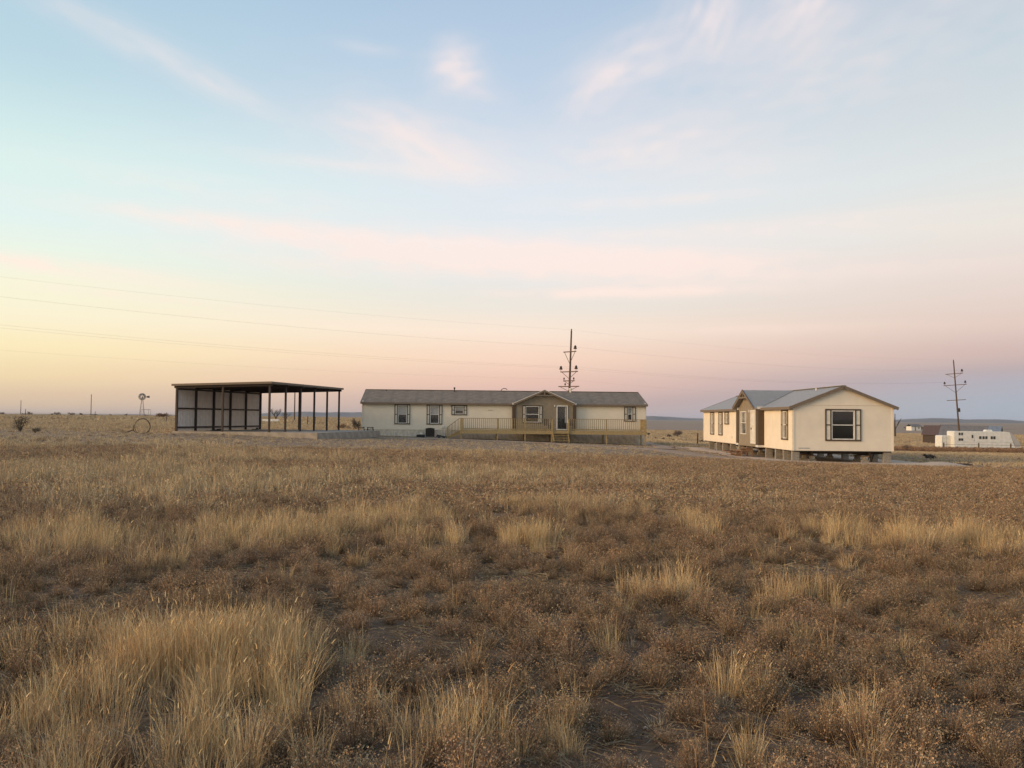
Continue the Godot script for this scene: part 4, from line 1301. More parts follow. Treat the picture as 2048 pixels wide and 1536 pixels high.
func far_left() -> void:
	# bare poles and posts
	var specs := [[-229.0, -420.0, 6.8, 0.16, "shorter bare pole near the left edge of the horizon"], [-186.9, -400.0, 9.4, 0.18, "tall bare pole on the left horizon, left of the windmill"], [-41.0, -170.0, 5.6, 0.13, "slim pole seen between the carport posts"]]
	for s in specs:
		var o := thing("bare_pole", s[4], "pole", on_ground(s[0], s[1]), 0.0, "bare poles on the plain")
		var st := start()
		tube(st, [Vector3(0, -0.3, 0), Vector3(0, s[2], 0)], [s[3], s[3] * 0.75], 8)
		part("shaft", done(st), M.pole_wood, o)
		piece(o, "cap", Vector3(0, s[2] - 0.1, 0), Vector3(s[3] * 2.6, 0.12, 0.12), M.pole_wood)
	var posts := [[-162.0, -300.0, 2.2, 0.2, "stout short post on the left horizon beside the first bare pole"], [-69.4, -150.0, 1.2, 0.09, "thin fence post in the field left of the windmill"], [-46.0, -120.0, 1.25, 0.09, "thin fence post in the field just left of the carport"], [-27.2, -120.0, 1.2, 0.12, "left one of two fence posts seen through the carport"], [-26.2, -120.0, 1.15, 0.12, "right one of two fence posts seen through the carport"], [19.6, -95.0, 1.25, 0.16, "stout brown post in the gap left of the raised home"]]
	for s in posts:
		var o := thing("fence_post", s[4], "post", on_ground(s[0], s[1]), 0.3, "posts in the fields")
		var st := start()
		tube(st, [Vector3(0, -0.2, 0), Vector3(0.01, s[2] * 0.6, 0), Vector3(0.03, s[2], 0)], [s[3] / 2, s[3] / 2, s[3] * 0.42], 7)
		part("shaft", done(st), M.pole_wood, o)
		var ws := start()
		tube(ws, [Vector3(0, s[2] * 0.8, 0), Vector3(0, s[2] * 0.8 + 0.04, 0)], [s[3] * 0.56, s[3] * 0.56], 7)
		part("wire_band", done(ws), M.wire, o)
	# the big hoop of black pipe in the grass
	var h := thing("pipe_hoop", "large upright hoop of dark pipe in the grass left of the carport", "hoop", on_ground(-25.2, -61.5), 0.15)
	var path := []
	var rad := []
	for i in 41:
		var a := TAU * i / 40.0 - PI / 2
		path.append(Vector3(cos(a) * 0.50, 0.50 + sin(a) * 0.52, 0.05 * sin(a * 2.0)))
		rad.append(0.020 + 0.014 * smoothstep(-0.6, 0.9, cos(a - 0.4)))
	var st := start()
	tube(st, path, rad, 7)
	part("hoop", done(st), M.hose, h)
	piece(h, "coupling", Vector3(0, 0.0, 0.02), Vector3(0.14, 0.09, 0.09), M.steel)
	var b := thing("forked_branch", "dark forked branch propped against the pipe hoop", "branch", on_ground(-25.75, -61.3))
	var fs := start()
	tube(fs, [Vector3(-0.62, 0.02, 0.1), Vector3(-0.25, 0.14, 0.05), Vector3(0.02, 0.24, 0)], [0.02, 0.035, 0.04], 7)
	tube(fs, [Vector3(0.02, 0.22, 0), Vector3(0.2, 0.08, 0.05), Vector3(0.34, 0.0, 0.12)], [0.04, 0.03, 0.022], 7)
	tube(fs, [Vector3(0.02, 0.22, 0), Vector3(-0.01, 0.42, -0.04), Vector3(0.04, 0.60, -0.05)], [0.035, 0.028, 0.018], 7)
	part("limb", done(fs), M.bark, b)
	# low pale trough and white stake behind the carport
	var t := thing("water_trough", "long low pale trough behind the carport, below the bare trees", "trough", on_ground(-39.0, -146.0))
	var tt := start()
	block(tt, Vector3(-1.3, 0.12, -0.35), Vector3(1.3, 0.5, -0.28))
	block(tt, Vector3(-1.3, 0.12, 0.28), Vector3(1.3, 0.5, 0.35))
	block(tt, Vector3(-1.3, 0.12, -0.28), Vector3(-1.22, 0.5, 0.28))
	block(tt, Vector3(1.22, 0.12, -0.28), Vector3(1.3, 0.5, 0.28))
	part("basin", done(tt), M.white_body, t)
	piece(t, "bottom", Vector3(0, 0.11, 0), Vector3(2.5, 0.04, 0.56), M.galvanised)
	for x in [-1.0, 1.0]: piece(t, "foot", Vector3(x, 0.03, 0), Vector3(0.2, 0.18, 0.6), M.cinder)

# ------------------------------------------------------------------ trees and bushes
func branch(st: SurfaceTool, tips: Array, p: Vector3, dir: Vector3, length: float, radius: float, depth: int) -> void:
	var q := p + dir * length * 0.5 + Vector3(rng.randf_range(-1, 1), rng.randf_range(-0.3, 0.6), rng.randf_range(-1, 1)) * length * 0.07
	var e := p + dir * length
	tube(st, [p, q, e], [radius, radius * 0.8, radius * 0.6], 5 if depth > 1 else 3)
	if depth == 0:
		tips.append(e)
		return
	var n := 3 if depth > 1 else 4
	for i in n:
		var d := (dir * 0.8 + Vector3(rng.randf_range(-1, 1), rng.randf_range(-0.15, 0.7), rng.randf_range(-1, 1)) * 0.75).normalized()
		branch(st, tips, p.lerp(e, rng.randf_range(0.55, 1.0)), d, length * rng.randf_range(0.55, 0.8), radius * 0.55, depth - 1)

func bare_tree(label: String, at: Vector3, height: float, seed_: int, group := "") -> Node3D:
	rng.seed = seed_
	var o := thing("bare_tree", label, "tree", at, 0.0, group)
	var st := start()
	var k := height / 2.4
	tube(st, [Vector3(0, -0.2, 0), Vector3(0.03, 0.3, 0) * k, Vector3(0, 0.6, 0.03) * k], [0.09 * k, 0.075 * k, 0.065 * k], 7)
	part("trunk", done(st), M.bark, o)
	var cr := start()
	var tips := []
	for i in 6:
		var a := TAU * i / 6.0 + rng.randf()
		branch(cr, tips, Vector3(0, rng.randf_range(0.35, 0.6), 0) * k, Vector3(cos(a) * 0.65, rng.randf_range(0.6, 1.3), sin(a) * 0.65).normalized(), 0.75 * k, 0.04 * k, 3)
	part("crown", done(cr), M.bark, o)
	return o

func leafy(st: SurfaceTool, count: int, centre: Vector3, size: Vector3, leaf: float, tone: Color, spread: float) -> void:
	for i in count:
		var d := Vector3(rng.randfn(), rng.randfn(), rng.randfn()).normalized() * pow(rng.randf(), 0.45)
		d *= 1.0 + 0.35 * n_relief.get_noise_3d(d.x * 40.0 + centre.x * 9.0, d.y * 40.0, d.z * 40.0)
		var p := centre + d * size
		if p.y < 0.02: p.y = 0.02 + rng.randf() * 0.1
		var u := Vector3(rng.randfn(), rng.randfn(), rng.randfn()).normalized()
		var v := u.cross(Vector3(rng.randfn(), rng.randfn(), rng.randfn())).normalized()
		var s := leaf * rng.randf_range(0.6, 1.4)
		st.set_color(tone * (1.0 + spread * rng.randf_range(-1, 1)))
		st.add_vertex(p + u * s); st.add_vertex(p - u * s * 0.3 + v * s * 0.5); st.add_vertex(p - u * s * 0.3 - v * s * 0.5)

func bush(called: String, label: String, category: String, at: Vector3, size: Vector3, tone: Color, seed_: int, lumps: int, density: int, group := "", leaf := 0.06) -> Node3D:
	rng.seed = seed_
	var o := thing(called, label, category, at, 0.0, group)
	var st := start()
	for i in 5:
		var a := TAU * i / 5.0 + rng.randf()
		tube(st, [Vector3(0, -0.08, 0), Vector3(cos(a) * size.x * 0.3, size.y * 0.5, sin(a) * size.z * 0.3), Vector3(cos(a) * size.x * 0.6, size.y * rng.randf_range(0.8, 1.15), sin(a) * size.z * 0.6)], [0.03 * size.y + 0.01, 0.02 * size.y + 0.006, 0.006], 5)
	part("trunk", done(st), M.bark, o)
	var cs := start()
	for k in lumps:
		var a := TAU * k / lumps + rng.randf()
		var f := rng.randf_range(0.2, 0.7)
		leafy(cs, density / lumps, Vector3(cos(a) * size.x * f, size.y * rng.randf_range(0.35, 0.95), sin(a) * size.z * f), size * rng.randf_range(0.28, 0.5), leaf, tone, 0.35)
	part("crown", done(cs), M.leaf, o)
	return o

func trees() -> void:
	var sage := Color(0.15, 0.12, 0.075)
	var dark := Color(0.085, 0.065, 0.05)
	var rust := Color(0.19, 0.11, 0.065)
	bush("sagebrush", "dark loose sagebrush standing alone in the field at the left edge", "bush", on_ground(-33.0, -60.5), Vector3(0.62, 0.95, 0.5), sage, 11, 7, 900, "", 0.05)
	bush("sagebrush", "small low sagebrush just right of the lone one at the left edge", "bush", on_ground(-30.9, -58.5), Vector3(0.45, 0.3, 0.4), sage, 12, 4, 420, "", 0.04)
	bush("dark_shrub", "round dark shrub at the left end of the long home", "shrub", on_ground(-17.3, -100.0), Vector3(0.75, 1.15, 0.7), dark, 13, 6, 1100, "", 0.06)
	bush("dark_shrub", "low rusty shrub between the carport and the long home", "shrub", on_ground(-18.8, -100.0), Vector3(0.95, 0.55, 0.6), rust, 14, 6, 700, "", 0.06)
	bare_tree("leafless tree seen through the carport, the taller of the two", on_ground(-39.3, -150.0), 2.9, 15, "leafless trees behind the carport")
	bare_tree("smaller leafless tree right of the taller one behind the carport", on_ground(-37.9, -151.0), 2.0, 16, "leafless trees behind the carport")
	bush("dark_shrub", "reddish-brown thicket on the horizon between windmill and carport", "shrub", on_ground(-77.7, -200.0), Vector3(2.0, 1.0, 1.2), rust, 17, 7, 900, "", 0.12)
	bush("dark_shrub", "small thicket close to the left edge of the carport on the horizon", "shrub", on_ground(-73.6, -200.0), Vector3(0.9, 0.6, 0.8), dark, 18, 4, 400, "", 0.12)
	bush("dark_shrub", "broad brown bush in the gap between the two homes", "shrub", on_ground(46.0, -250.0), Vector3(1.7, 1.6, 1.5), Color(0.16, 0.105, 0.085), 19, 8, 1400, "", 0.11)
	# dark junipers dotted along the horizon
	var spots := [[-214.9, -380.0, 1.5, 1.1], [-208.0, -384.0, 1.0, 0.9], [-203.5, -380.0, 1.6, 1.3], [-194.9, -382.0, 0.8, 0.7], [-191.5, -380.0, 1.9, 1.35], [-187.6, -384.0, 1.7, 1.3], [-181.8, -380.0, 0.9, 1.0], [-177.0, -382.0, 1.8, 0.7], [-171.0, -384.0, 0.9, 0.7], [-163.0, -380.0, 1.1, 0.9], [-156.0, -384.0, 1.3, 0.6], [39.5, -260.0, 0.9, 0.8], [26.5, -165.0, 0.45, 0.45], [28.2, -168.0, 0.5, 0.6], [42.0, -240.0, 0.8, 0.7], [29.6, -165.0, 0.4, 0.5], [31.5, -150.0, 0.5, 0.4], [40.0, -190.0, 0.5, 0.45], [43.0, -195.0, 0.6, 0.4], [262.0, -598.0, 2.0, 1.4], [273.0, -600.0, 2.6, 2.2], [279.0, -604.0, 3.0, 2.4], [285.0, -600.0, 2.4, 2.8], [150.0, -305.0, 1.4, 1.5], [128.0, -255.0, 1.0, 1.1], [175.0, -330.0, 1.6, 1.8], [137.0, -250.0, 1.2, 1.3]]
	var kinds := []
	for i in spots.size():
		var s: Array = spots[i]
		var nth: String = ["first", "second", "third", "fourth", "fifth", "sixth", "seventh", "eighth", "ninth", "tenth", "eleventh"][i if i < 11 else (i - 11 if i < 19 else i - 19)]
		var where := nth + " small dark bush from the left along the left horizon" if s[0] < -100.0 else (nth + " small dark bush from the left in the gap between the homes" if s[0] < 100.0 else nth + " far dark tree from the left on the right horizon")
		var grp := "dark bushes along the left horizon" if s[0] < -100.0 else ("dark bushes in the gap between the homes" if s[0] < 100.0 else "dark trees on the right horizon")
		bush("juniper", where, "bush", on_ground(s[0], s[1]), Vector3(s[2], s[3], s[2]), dark.lerp(rust, fmod(i * 0.37, 1.0) * 0.5), 100 + i, 5, 260, grp, 0.10 * s[3] + 0.05)
	# brush along the right
	var row := [[46.5, -116.0, 1.0, 0.6], [48.5, -112.0, 1.2, 0.65], [51.0, -116.0, 0.9, 0.8], [53.6, -113.0, 1.4, 0.6], [57.0, -118.0, 0.7, 0.5], [60.5, -122.0, 0.8, 0.6], [73.0, -124.0, 0.8, 0.5]]
	for i in row.size():
		var s: Array = row[i]
		bush("brush", ["first", "second", "third", "fourth", "fifth", "sixth", "seventh"][i] + " dark reddish brush clump going right from the raised home", "brush", on_ground(s[0], s[1]), Vector3(s[2], s[3], 0.8), dark.lerp(rust, 0.35 + 0.5 * fmod(i * 0.41, 1.0)), 200 + i, 6, 500, "brush between the raised home and the trailer", 0.07)
	bush("brush", "dark brush heap in the grass right of the raised home", "brush", on_ground(27.8, -60.0), Vector3(0.42, 0.30, 0.35), dark, 230, 5, 620, "", 0.045)
	# dead forked tree behind the raised home's far corner
	rng.seed = 44
	var o := thing("dead_tree", "dead forked tree showing two bare limbs at the raised home's right edge", "tree", on_ground(127.6, -300.0))
	var st := start()
	tube(st, [Vector3(0.1, -0.3, 0), Vector3(0.05, 2.0, 0), Vector3(0.0, 4.2, 0), Vector3(0.1, 7.6, 0)], [0.34, 0.28, 0.22, 0.1], 7)
	part("trunk", done(st), M.bark, o)
	var ls := start()
	tube(ls, [Vector3(0.05, 2.2, 0), Vector3(1.0, 4.2, 0.1), Vector3(2.1, 6.0, 0.1)], [0.22, 0.18, 0.08], 6)
	tube(ls, [Vector3(1.0, 4.2, 0.1), Vector3(1.1, 5.2, 0.2)], [0.09, 0.04], 5)
	part("limb", done(ls), M.bark, o)
	# weathered log in the grass
	var lg := thing("fallen_log", "short dark log lying in the grass below the white trailer", "log", on_ground(23.6, -47.0, 0.05), 0.1)
	var gs := start()
	tube(gs, [Vector3(-0.42, 0.02, 0), Vector3(0, 0.03, 0.03), Vector3(0.42, 0.0, 0.02)], [0.07, 0.08, 0.06], 9)
	tube(gs, [Vector3(0.1, 0.05, 0.03), Vector3(0.2, 0.14, 0.08)], [0.03, 0.015], 6)
	part("trunk", done(gs), M.bark, lg)

# ------------------------------------------------------------------ the right background
func travel_trailer() -> void:
	var g := ground(67.5, -130.0)
	var o := thing("travel_trailer", "long white travel trailer with a sloping nose parked at the right", "trailer", Vector3(67.6, g, -130.0), -0.04)
	var prof: Array[Vector2] = [Vector2(-4.15, 0.62), Vector2(-4.2, 0.8), Vector2(-4.2, 2.85), Vector2(-4.1, 2.95), Vector2(3.0, 2.93), Vector2(3.5, 2.86), Vector2(4.2, 2.35), Vector2(4.9, 1.45), Vector2(5.1, 1.05), Vector2(5.0, 0.7), Vector2(4.8, 0.62)]
	var st := start()
	var front := []
	for p in prof: front.append(Vector3(p.x, p.y, 1.2))
	slab(st, front, Vector3(0, 0, -2.4))
	part("body", done(st), M.white_body, o)
	var ns := start()
	slab(ns, [Vector3(3.55, 2.80, 1.204), Vector3(4.2, 2.35, 1.204), Vector3(4.9, 1.45, 1.204), Vector3(5.08, 1.05, 1.204), Vector3(4.98, 0.72, 1.204), Vector3(4.3, 0.72, 1.204), Vector3(4.2, 1.3, 1.204)], Vector3(0, 0, -0.02))
	part("nose_panel", done(ns), M.grey_stripe, o)
	piece(o, "stripe", Vector3(0.1, 1.42, 1.208), Vector3(8.4, 0.03, 0.01), M.grey_stripe)
	for w in [[-3.45, 2.55, 0.26, 0.38], [-3.1, 2.55, 0.26, 0.38], [-3.45, 1.75, 0.3, 0.34], [-3.1, 1.75, 0.3, 0.34], [-0.55, 2.05, 0.34, 0.40], [-0.1, 2.05, 0.3, 0.40], [0.3, 2.05, 0.3, 0.40], [1.05, 2.05, 0.3, 0.42], [1.42, 2.05, 0.3, 0.42]]:
		var f := piece(o, "window", Vector3(w[0], w[1], 1.205), Vector3(w[2], w[3], 0.02), M.dark)
		piece(f, "pane", Vector3(0, 0, 0.012), Vector3(w[2] - 0.05, w[3] - 0.05, 0.006), M.screen)
	var d := piece(o, "door", Vector3(-1.65, 1.78, 1.206), Vector3(0.62, 1.7, 0.02), M.white_trim)
	piece(d, "pane", Vector3(0, 0.42, 0.014), Vector3(0.24, 0.45, 0.01), M.screen)
	piece(d, "handle", Vector3(0.24, -0.1, 0.02), Vector3(0.06, 0.1, 0.02), M.dark)
	var ac := start()
	slab(ac, [Vector3(0.55, 2.93, 0.4), Vector3(0.72, 3.18, 0.4), Vector3(1.45, 3.18, 0.4), Vector3(1.6, 2.93, 0.4)], Vector3(0, 0, -0.8))
	part("roof_unit", done(ac), M.white_body, o)
	for x in [0.1, 1.0]:
		for z in [-1.08, 1.08]:
			var ws := start()
			lathe(ws, Vector3.ZERO, [Vector2(0.0, -0.1), Vector2(0.3, -0.1), Vector2(0.35, -0.06), Vector2(0.35, 0.06), Vector2(0.3, 0.1), Vector2(0.0, 0.1)], 16)
			var wh := part("wheel", done(ws), M.rubber, o, Transform3D(Basis(Vector3(1, 0, 0), PI / 2), Vector3(x, 0.35, z)))
			var rs := start()
			lathe(rs, Vector3.ZERO, [Vector2(0.0, -0.105), Vector2(0.17, -0.105), Vector2(0.17, 0.105), Vector2(0.0, 0.105)], 12)
			part("rim", done(rs), M.white_body, wh)
	piece(o, "chassis", Vector3(0.2, 0.57, 0), Vector3(9.6, 0.12, 1.6), M.steel)
	var hs := start()
	bar(hs, Vector3(4.8, 0.55, 0.6), Vector3(6.0, 0.5, 0), 0.09, 0.09)
	bar(hs, Vector3(4.8, 0.55, -0.6), Vector3(6.0, 0.5, 0), 0.09, 0.09)
	bar(hs, Vector3(5.9, 0.0, 0), Vector3(5.9, 0.55, 0), 0.07, 0.07)
	part("hitch", done(hs), M.steel, o)
	# smaller white cargo trailer behind its left end
	var c := thing("cargo_trailer", "small white box trailer at the left end of the travel trailer", "trailer", on_ground(63.0, -131.0), 0.08)
	var cs := start()
	slab(cs, [Vector3(-0.95, 0.5, 0.9), Vector3(-1.0, 0.7, 0.9), Vector3(-0.95, 2.2, 0.9), Vector3(-0.85, 2.3, 0.9), Vector3(1.0, 2.3, 0.9), Vector3(1.0, 0.5, 0.9)], Vector3(0, 0, -1.8))
	part("box", done(cs), M.white_body, c)
	for x in [-0.9, -0.32, 0.95]: piece(c, "trim_strip", Vector3(x, 1.35, 0.905), Vector3(0.04, 1.5, 0.02), M.grey_stripe)
	for z in [-0.85, 0.85]:
		var ws := start()
		lathe(ws, Vector3.ZERO, [Vector2(0.0, -0.09), Vector2(0.27, -0.09), Vector2(0.31, 0.0), Vector2(0.27, 0.09), Vector2(0.0, 0.09)], 14)
		part("wheel", done(ws), M.rubber, c, Transform3D(Basis(Vector3(1, 0, 0), PI / 2), Vector3(0.1, 0.31, z)))
	piece(c, "chassis", Vector3(0, 0.45, 0), Vector3(2.2, 0.1, 1.5), M.steel)

func barn() -> void:
	var o := thing("barn", "long low barn with rusty and blue-grey metal roof behind the travel trailer", "barn", on_ground(106.4, -212.0), -0.58)
	var g := 0.0
	var y1 := 2.1
	var y2 := 4.2
	var x0 := -8.3
	var x1 := 7.0
	part("front_wall", wall_mesh(x0, x1, g - 0.4, y1, 0.15, [[-3.0, 0.5, g - 0.5, y1 - 0.3]]), M.barn_wall, o, Transform3D(Basis.IDENTITY, Vector3(0, 0, 4.0)))
	part("back_wall", wall_mesh(-x1, -x0, g - 0.4, y1, 0.15, []), M.barn_wall, o, Transform3D(Basis(Vector3.UP, PI), Vector3(0, 0, -4.0)))
	for s in [[x1, 1.0], [x0, -1.0]]:
		var t := Transform3D(Basis(Vector3.UP, PI / 2 * s[1]), Vector3(s[0], 0, 0))
		part("end_wall", wall_mesh(-3.84, 3.84, g - 0.4, y1, 0.15, []), M.barn_wall, o, t)
		var gs := start()
		slab(gs, [Vector3(-4.0, y1, 0), Vector3(0, y2 - 0.1, 0), Vector3(4.0, y1, 0)], Vector3(0, 0, -0.15))
		part("gable", done(gs), M.barn_wall, o, t)
	# roof sheets: a rusty run, a grey run, a newer blue-grey run
	var x := x0 - 0.3
	while x < x1 + 0.2:
		var w := 0.92
		var m: Material = M.rust_roof if x < -5.2 else (M.grey_roof if x < 4.6 else M.blue_roof)
		for s in [1.0, -1.0]:
			var st := start()
			var a := Vector3(x, y1 - 0.13, 4.3 * s)
			var b := Vector3(x, y2, 0)
			var d := Vector3(w - 0.02, 0, 0)
			if s > 0: slab(st, [a, b, b + d, a + d], Vector3(0, -0.05, 0))
			else: slab(st, [a + d, b + d, b, a], Vector3(0, -0.05, 0))
			part("roof_sheet", done(st), m, o)
		x += w
	# low white-walled shed cut by the right edge
	var sh := thing("small_shed", "small white shed at the very right edge of the view", "shed", on_ground(113.0, -193.0), -0.1)
	part("front_wall", wall_mesh(-1.7, 1.7, -0.4, 2.3, 0.1, [[-0.4, 0.5, -0.5, 1.9]]), M.white_body, sh, Transform3D(Basis.IDENTITY, Vector3(0, 0, 1.5)))
	for s in [-1.65, 1.65]: piece(sh, "side_wall", Vector3(s, 0.95, 0), Vector3(0.1, 2.7, 2.9), M.white_body)
	piece(sh, "back_wall", Vector3(0, 0.95, -1.5), Vector3(3.4, 2.7, 0.1), M.white_body)
	piece(sh, "door", Vector3(0.05, 0.75, 1.46), Vector3(0.88, 2.3, 0.05), M.barn_wall)
	var rs := start()
	slab(rs, [Vector3(-1.9, 2.32, 1.8), Vector3(-1.9, 2.75, -1.8), Vector3(1.9, 2.75, -1.8), Vector3(1.9, 2.32, 1.8)], Vector3(0, -0.08, 0))
	part("roof", done(rs), M.grey_roof, sh)

func pen_fence() -> void:
	var o := thing("post_fence", "rough wooden post and rail fence in front of the travel trailer", "fence", on_ground(64.0, -121.0))
	var xs := [-6.0, -1.3, 3.0, 6.9, 9.0, 11.5]
	for i in xs.size():
		var w := on_ground(64.0 + xs[i], -121.0) - o.position
		var tall := 1.25 if i < 4 else 1.7
		var r := 0.10 if i < 4 else 0.16
		var st := start()
		tube(st, [w + Vector3(0, -0.3, 0), w + Vector3(0.02, tall, 0)], [r, r * 0.85], 7)
		part("post", done(st), M.pole_wood, o)
		if i > 0:
			var v := on_ground(64.0 + xs[i - 1], -121.0) - o.position
			for y in ([1.0] if i < 4 else [0.5, 0.95, 1.4]):
				var rs := start()
				bar(rs, v + Vector3(0.02, y, 0.13), w + Vector3(-0.02, y, 0.13), 0.035 if i < 4 else 0.09, 0.035 if i < 4 else 0.12)
				part("rail", done(rs), M.pole_wood, o)
	# far roofs on the plain
	for s in [[222.0, -455.0, 9.0, "tiny far-off house with a pale roof left of the barn"], [232.0, -520.0, 6.0, "tiny far-off white house beside dark trees right of the raised home"]]:
		var h := thing("far_house", s[3], "house", on_ground(s[0], s[1]), 0.2)
		part("wall", wall_mesh(-s[2] / 2, s[2] / 2, -0.5, 2.4, 0.2, [[-1.0, 0.0, -0.6, 2.0], [1.2, 2.2, 0.9, 2.0]]), M.white_body, h, Transform3D(Basis.IDENTITY, Vector3(0, 0, 2.5)))
		for x in [-s[2] / 2 + 0.1, s[2] / 2 - 0.1]: piece(h, "side_wall", Vector3(x, 0.95, 0), Vector3(0.2, 2.9, 4.9), M.white_body)
		piece(h, "back_wall", Vector3(0, 0.95, -2.5), Vector3(s[2] - 0.1, 2.9, 0.2), M.white_body)
		var rs := start()
		slab(rs, [Vector3(-s[2] / 2 - 0.3, 2.35, 2.9), Vector3(-s[2] / 2 - 0.3, 3.7, 0), Vector3(s[2] / 2 + 0.3, 3.7, 0), Vector3(s[2] / 2 + 0.3, 2.35, 2.9)], Vector3(0, -0.1, 0))
		slab(rs, [Vector3(s[2] / 2 + 0.3, 2.35, -2.9), Vector3(s[2] / 2 + 0.3, 3.7, 0), Vector3(-s[2] / 2 - 0.3, 3.7, 0), Vector3(-s[2] / 2 - 0.3, 2.35, -2.9)], Vector3(0, -0.1, 0))
		part("roof", done(rs), M.grey_roof, h)

# ------------------------------------------------------------------ grass and low scrub
func blade(st: SurfaceTool, p: Vector3, dir: Vector3, length: float, width: float, bend: float, tone: Color) -> void:
	var side := dir.cross(Vector3(rng.randfn(), 0.2 * rng.randfn(), rng.randfn())).normalized()
	if side.length() < 0.5: side = Vector3.RIGHT
	var out := Vector3(dir.x, 0, dir.z)
	out = out.normalized() if out.length() > 0.01 else Vector3(1, 0, 0)
	var m := p + dir * length * 0.55
	var e := p + dir * length + out * bend * length + Vector3(0, -bend * 0.5 * length, 0)
	var w := side * width * 0.5
	st.set_color(tone)
	st.add_vertex(p - w); st.add_vertex(m - w * 0.8); st.add_vertex(m + w * 0.8)
	st.add_vertex(p - w); st.add_vertex(m + w * 0.8); st.add_vertex(p + w)
	st.add_vertex(m - w * 0.8); st.add_vertex(e); st.add_vertex(m + w * 0.8)

func flat_mesh(st: SurfaceTool) -> ArrayMesh:
	st.generate_normals()
	return st.commit()

func tuft(seed_: int, blades: int, high: float, spread: float, radius: float, width: float, tones: Array, heads: float) -> ArrayMesh:
	rng.seed = seed_
	var st := start()
	for i in blades:
		var a := rng.randf() * TAU
		var r := sqrt(rng.randf()) * radius
		var p := Vector3(cos(a) * r, -0.03, sin(a) * r)
		var b := a + rng.randfn() * 0.7
		var lean := spread * (0.35 + 0.65 * r / radius) * absf(rng.randfn(0.75, 0.4))
		var dir := Vector3(cos(b) * lean, 1.0, sin(b) * lean).normalized()
		var len := high * clampf(rng.randfn(0.66, 0.24), 0.15, 1.2)
		var tone: Color = tones[rng.randi() % tones.size()]
		tone = tone * rng.randf_range(0.75, 1.2)
		var bend := absf(rng.randfn(0.05, 0.12))
		blade(st, p, dir, len, width * rng.randf_range(0.7, 1.3), bend, tone)
		if rng.randf() < heads:
			var out := Vector3(dir.x, 0, dir.z).normalized()
			var e := p + dir * len + out * bend * len + Vector3(0, -bend * 0.5 * len, 0)
			blade(st, e - dir * 0.02, (dir + out * 0.4).normalized(), high * 0.10, width * 1.7, 0.1, tone * 1.08)
	return flat_mesh(st)

func cushion(seed_: int, stems: int, wide: float, high: float, width: float, tip: float, tones: Array, tip_tones: Array) -> ArrayMesh:
	# a low rounded scrub: fine stems fanning from the root, each ending in a small cluster of dry heads
	rng.seed = seed_
	var st := start()
	var lump := rng.randf() * 100.0
	for i in stems:
		var a := rng.randf() * TAU
		var f := sqrt(rng.randf())
		var el := lerpf(1.35, 0.25, f * f) + rng.randfn() * 0.08
		var rad := 1.0 + 0.3 * sin(a * 3.0 + lump) + 0.2 * rng.randfn()
		var e := Vector3(cos(a) * cos(el) * wide * rad, maxf(0.02, sin(el) * high * rad), sin(a) * cos(el) * wide * rad)
		var p := Vector3(cos(a), 0, sin(a)) * wide * 0.25 * rng.randf() + Vector3(0, -0.02, 0)
		var d := e - p
		blade(st, p, d.normalized(), d.length(), width, 0.0, tones[rng.randi() % tones.size()] * rng.randf_range(0.7, 1.2))
		var n := 2 + rng.randi() % 3
		for k in n:
			var c := e + Vector3(rng.randfn(), rng.randfn() * 0.8, rng.randfn()) * tip * 1.3
			var u := Vector3(rng.randfn(), rng.randfn(), rng.randfn()).normalized() * tip * rng.randf_range(0.5, 1.2)
			var v := u.cross(Vector3(rng.randfn(), rng.randfn(), rng.randfn()).normalized()) * 0.8
			st.set_color(tip_tones[rng.randi() % tip_tones.size()] * rng.randf_range(0.7, 1.25))
			st.add_vertex(c + u); st.add_vertex(c - u * 0.6 + v); st.add_vertex(c - u * 0.6 - v)
	return flat_mesh(st)

func fallen(seed_: int, tones: Array) -> ArrayMesh:
	rng.seed = seed_
	var st := start()
	for i in 46:
		var a := rng.randf() * TAU
		var p := Vector3(rng.randfn() * 0.12, 0.006 + 0.012 * rng.randf(), rng.randfn() * 0.12)
		blade(st, p, Vector3(cos(a), rng.randf_range(0.0, 0.22), sin(a)).normalized(), rng.randf_range(0.03, 0.16), 0.004, 0.0, tones[rng.randi() % tones.size()] * rng.randf_range(0.6, 1.1))
	for i in 26:
		var c := Vector3(rng.randfn() * 0.14, 0.004, rng.randfn() * 0.14)
		var k := rng.randf_range(0.004, 0.012)
		var u := Vector3(rng.randfn(), 0.4 * rng.randfn(), rng.randfn()).normalized() * k
		var v := Vector3(rng.randfn(), 0.4 * rng.randfn(), rng.randfn()).normalized() * k
		st.set_color(Color(0.20, 0.12, 0.07) * rng.randf_range(0.6, 1.4))
		st.add_vertex(c + u); st.add_vertex(c + v); st.add_vertex(c - u - v + Vector3(0, k, 0))
	return flat_mesh(st)

func scatter(called: String, label: String, category: String, meshes: Array, lists: Array) -> void:
	var first := true
	for k in meshes.size():
		var list: Array = lists[k]
		if list.is_empty(): continue
		var mm := MultiMesh.new()
		mm.transform_format = MultiMesh.TRANSFORM_3D
		mm.use_colors = true
		mm.mesh = meshes[k]
		mm.instance_count = list.size()
		for i in list.size():
			mm.set_instance_transform(i, list[i][0])
			mm.set_instance_color(i, list[i][1])
		var o := MultiMeshInstance3D.new()
		o.name = numbered(called)
		o.multimesh = mm
		o.material_override = M.leaf
		add_child(o)
		tag(o, label, category, "", "stuff")

func placed(x: float, z: float, s: float, sy: float) -> Transform3D:
	var b := Basis(Vector3.UP, rng.randf() * TAU) * Basis(Vector3(1, 0, 0), rng.randfn() * 0.06)
	return Transform3D(b.scaled_local(Vector3(s, sy, s)), on_ground(x, z))

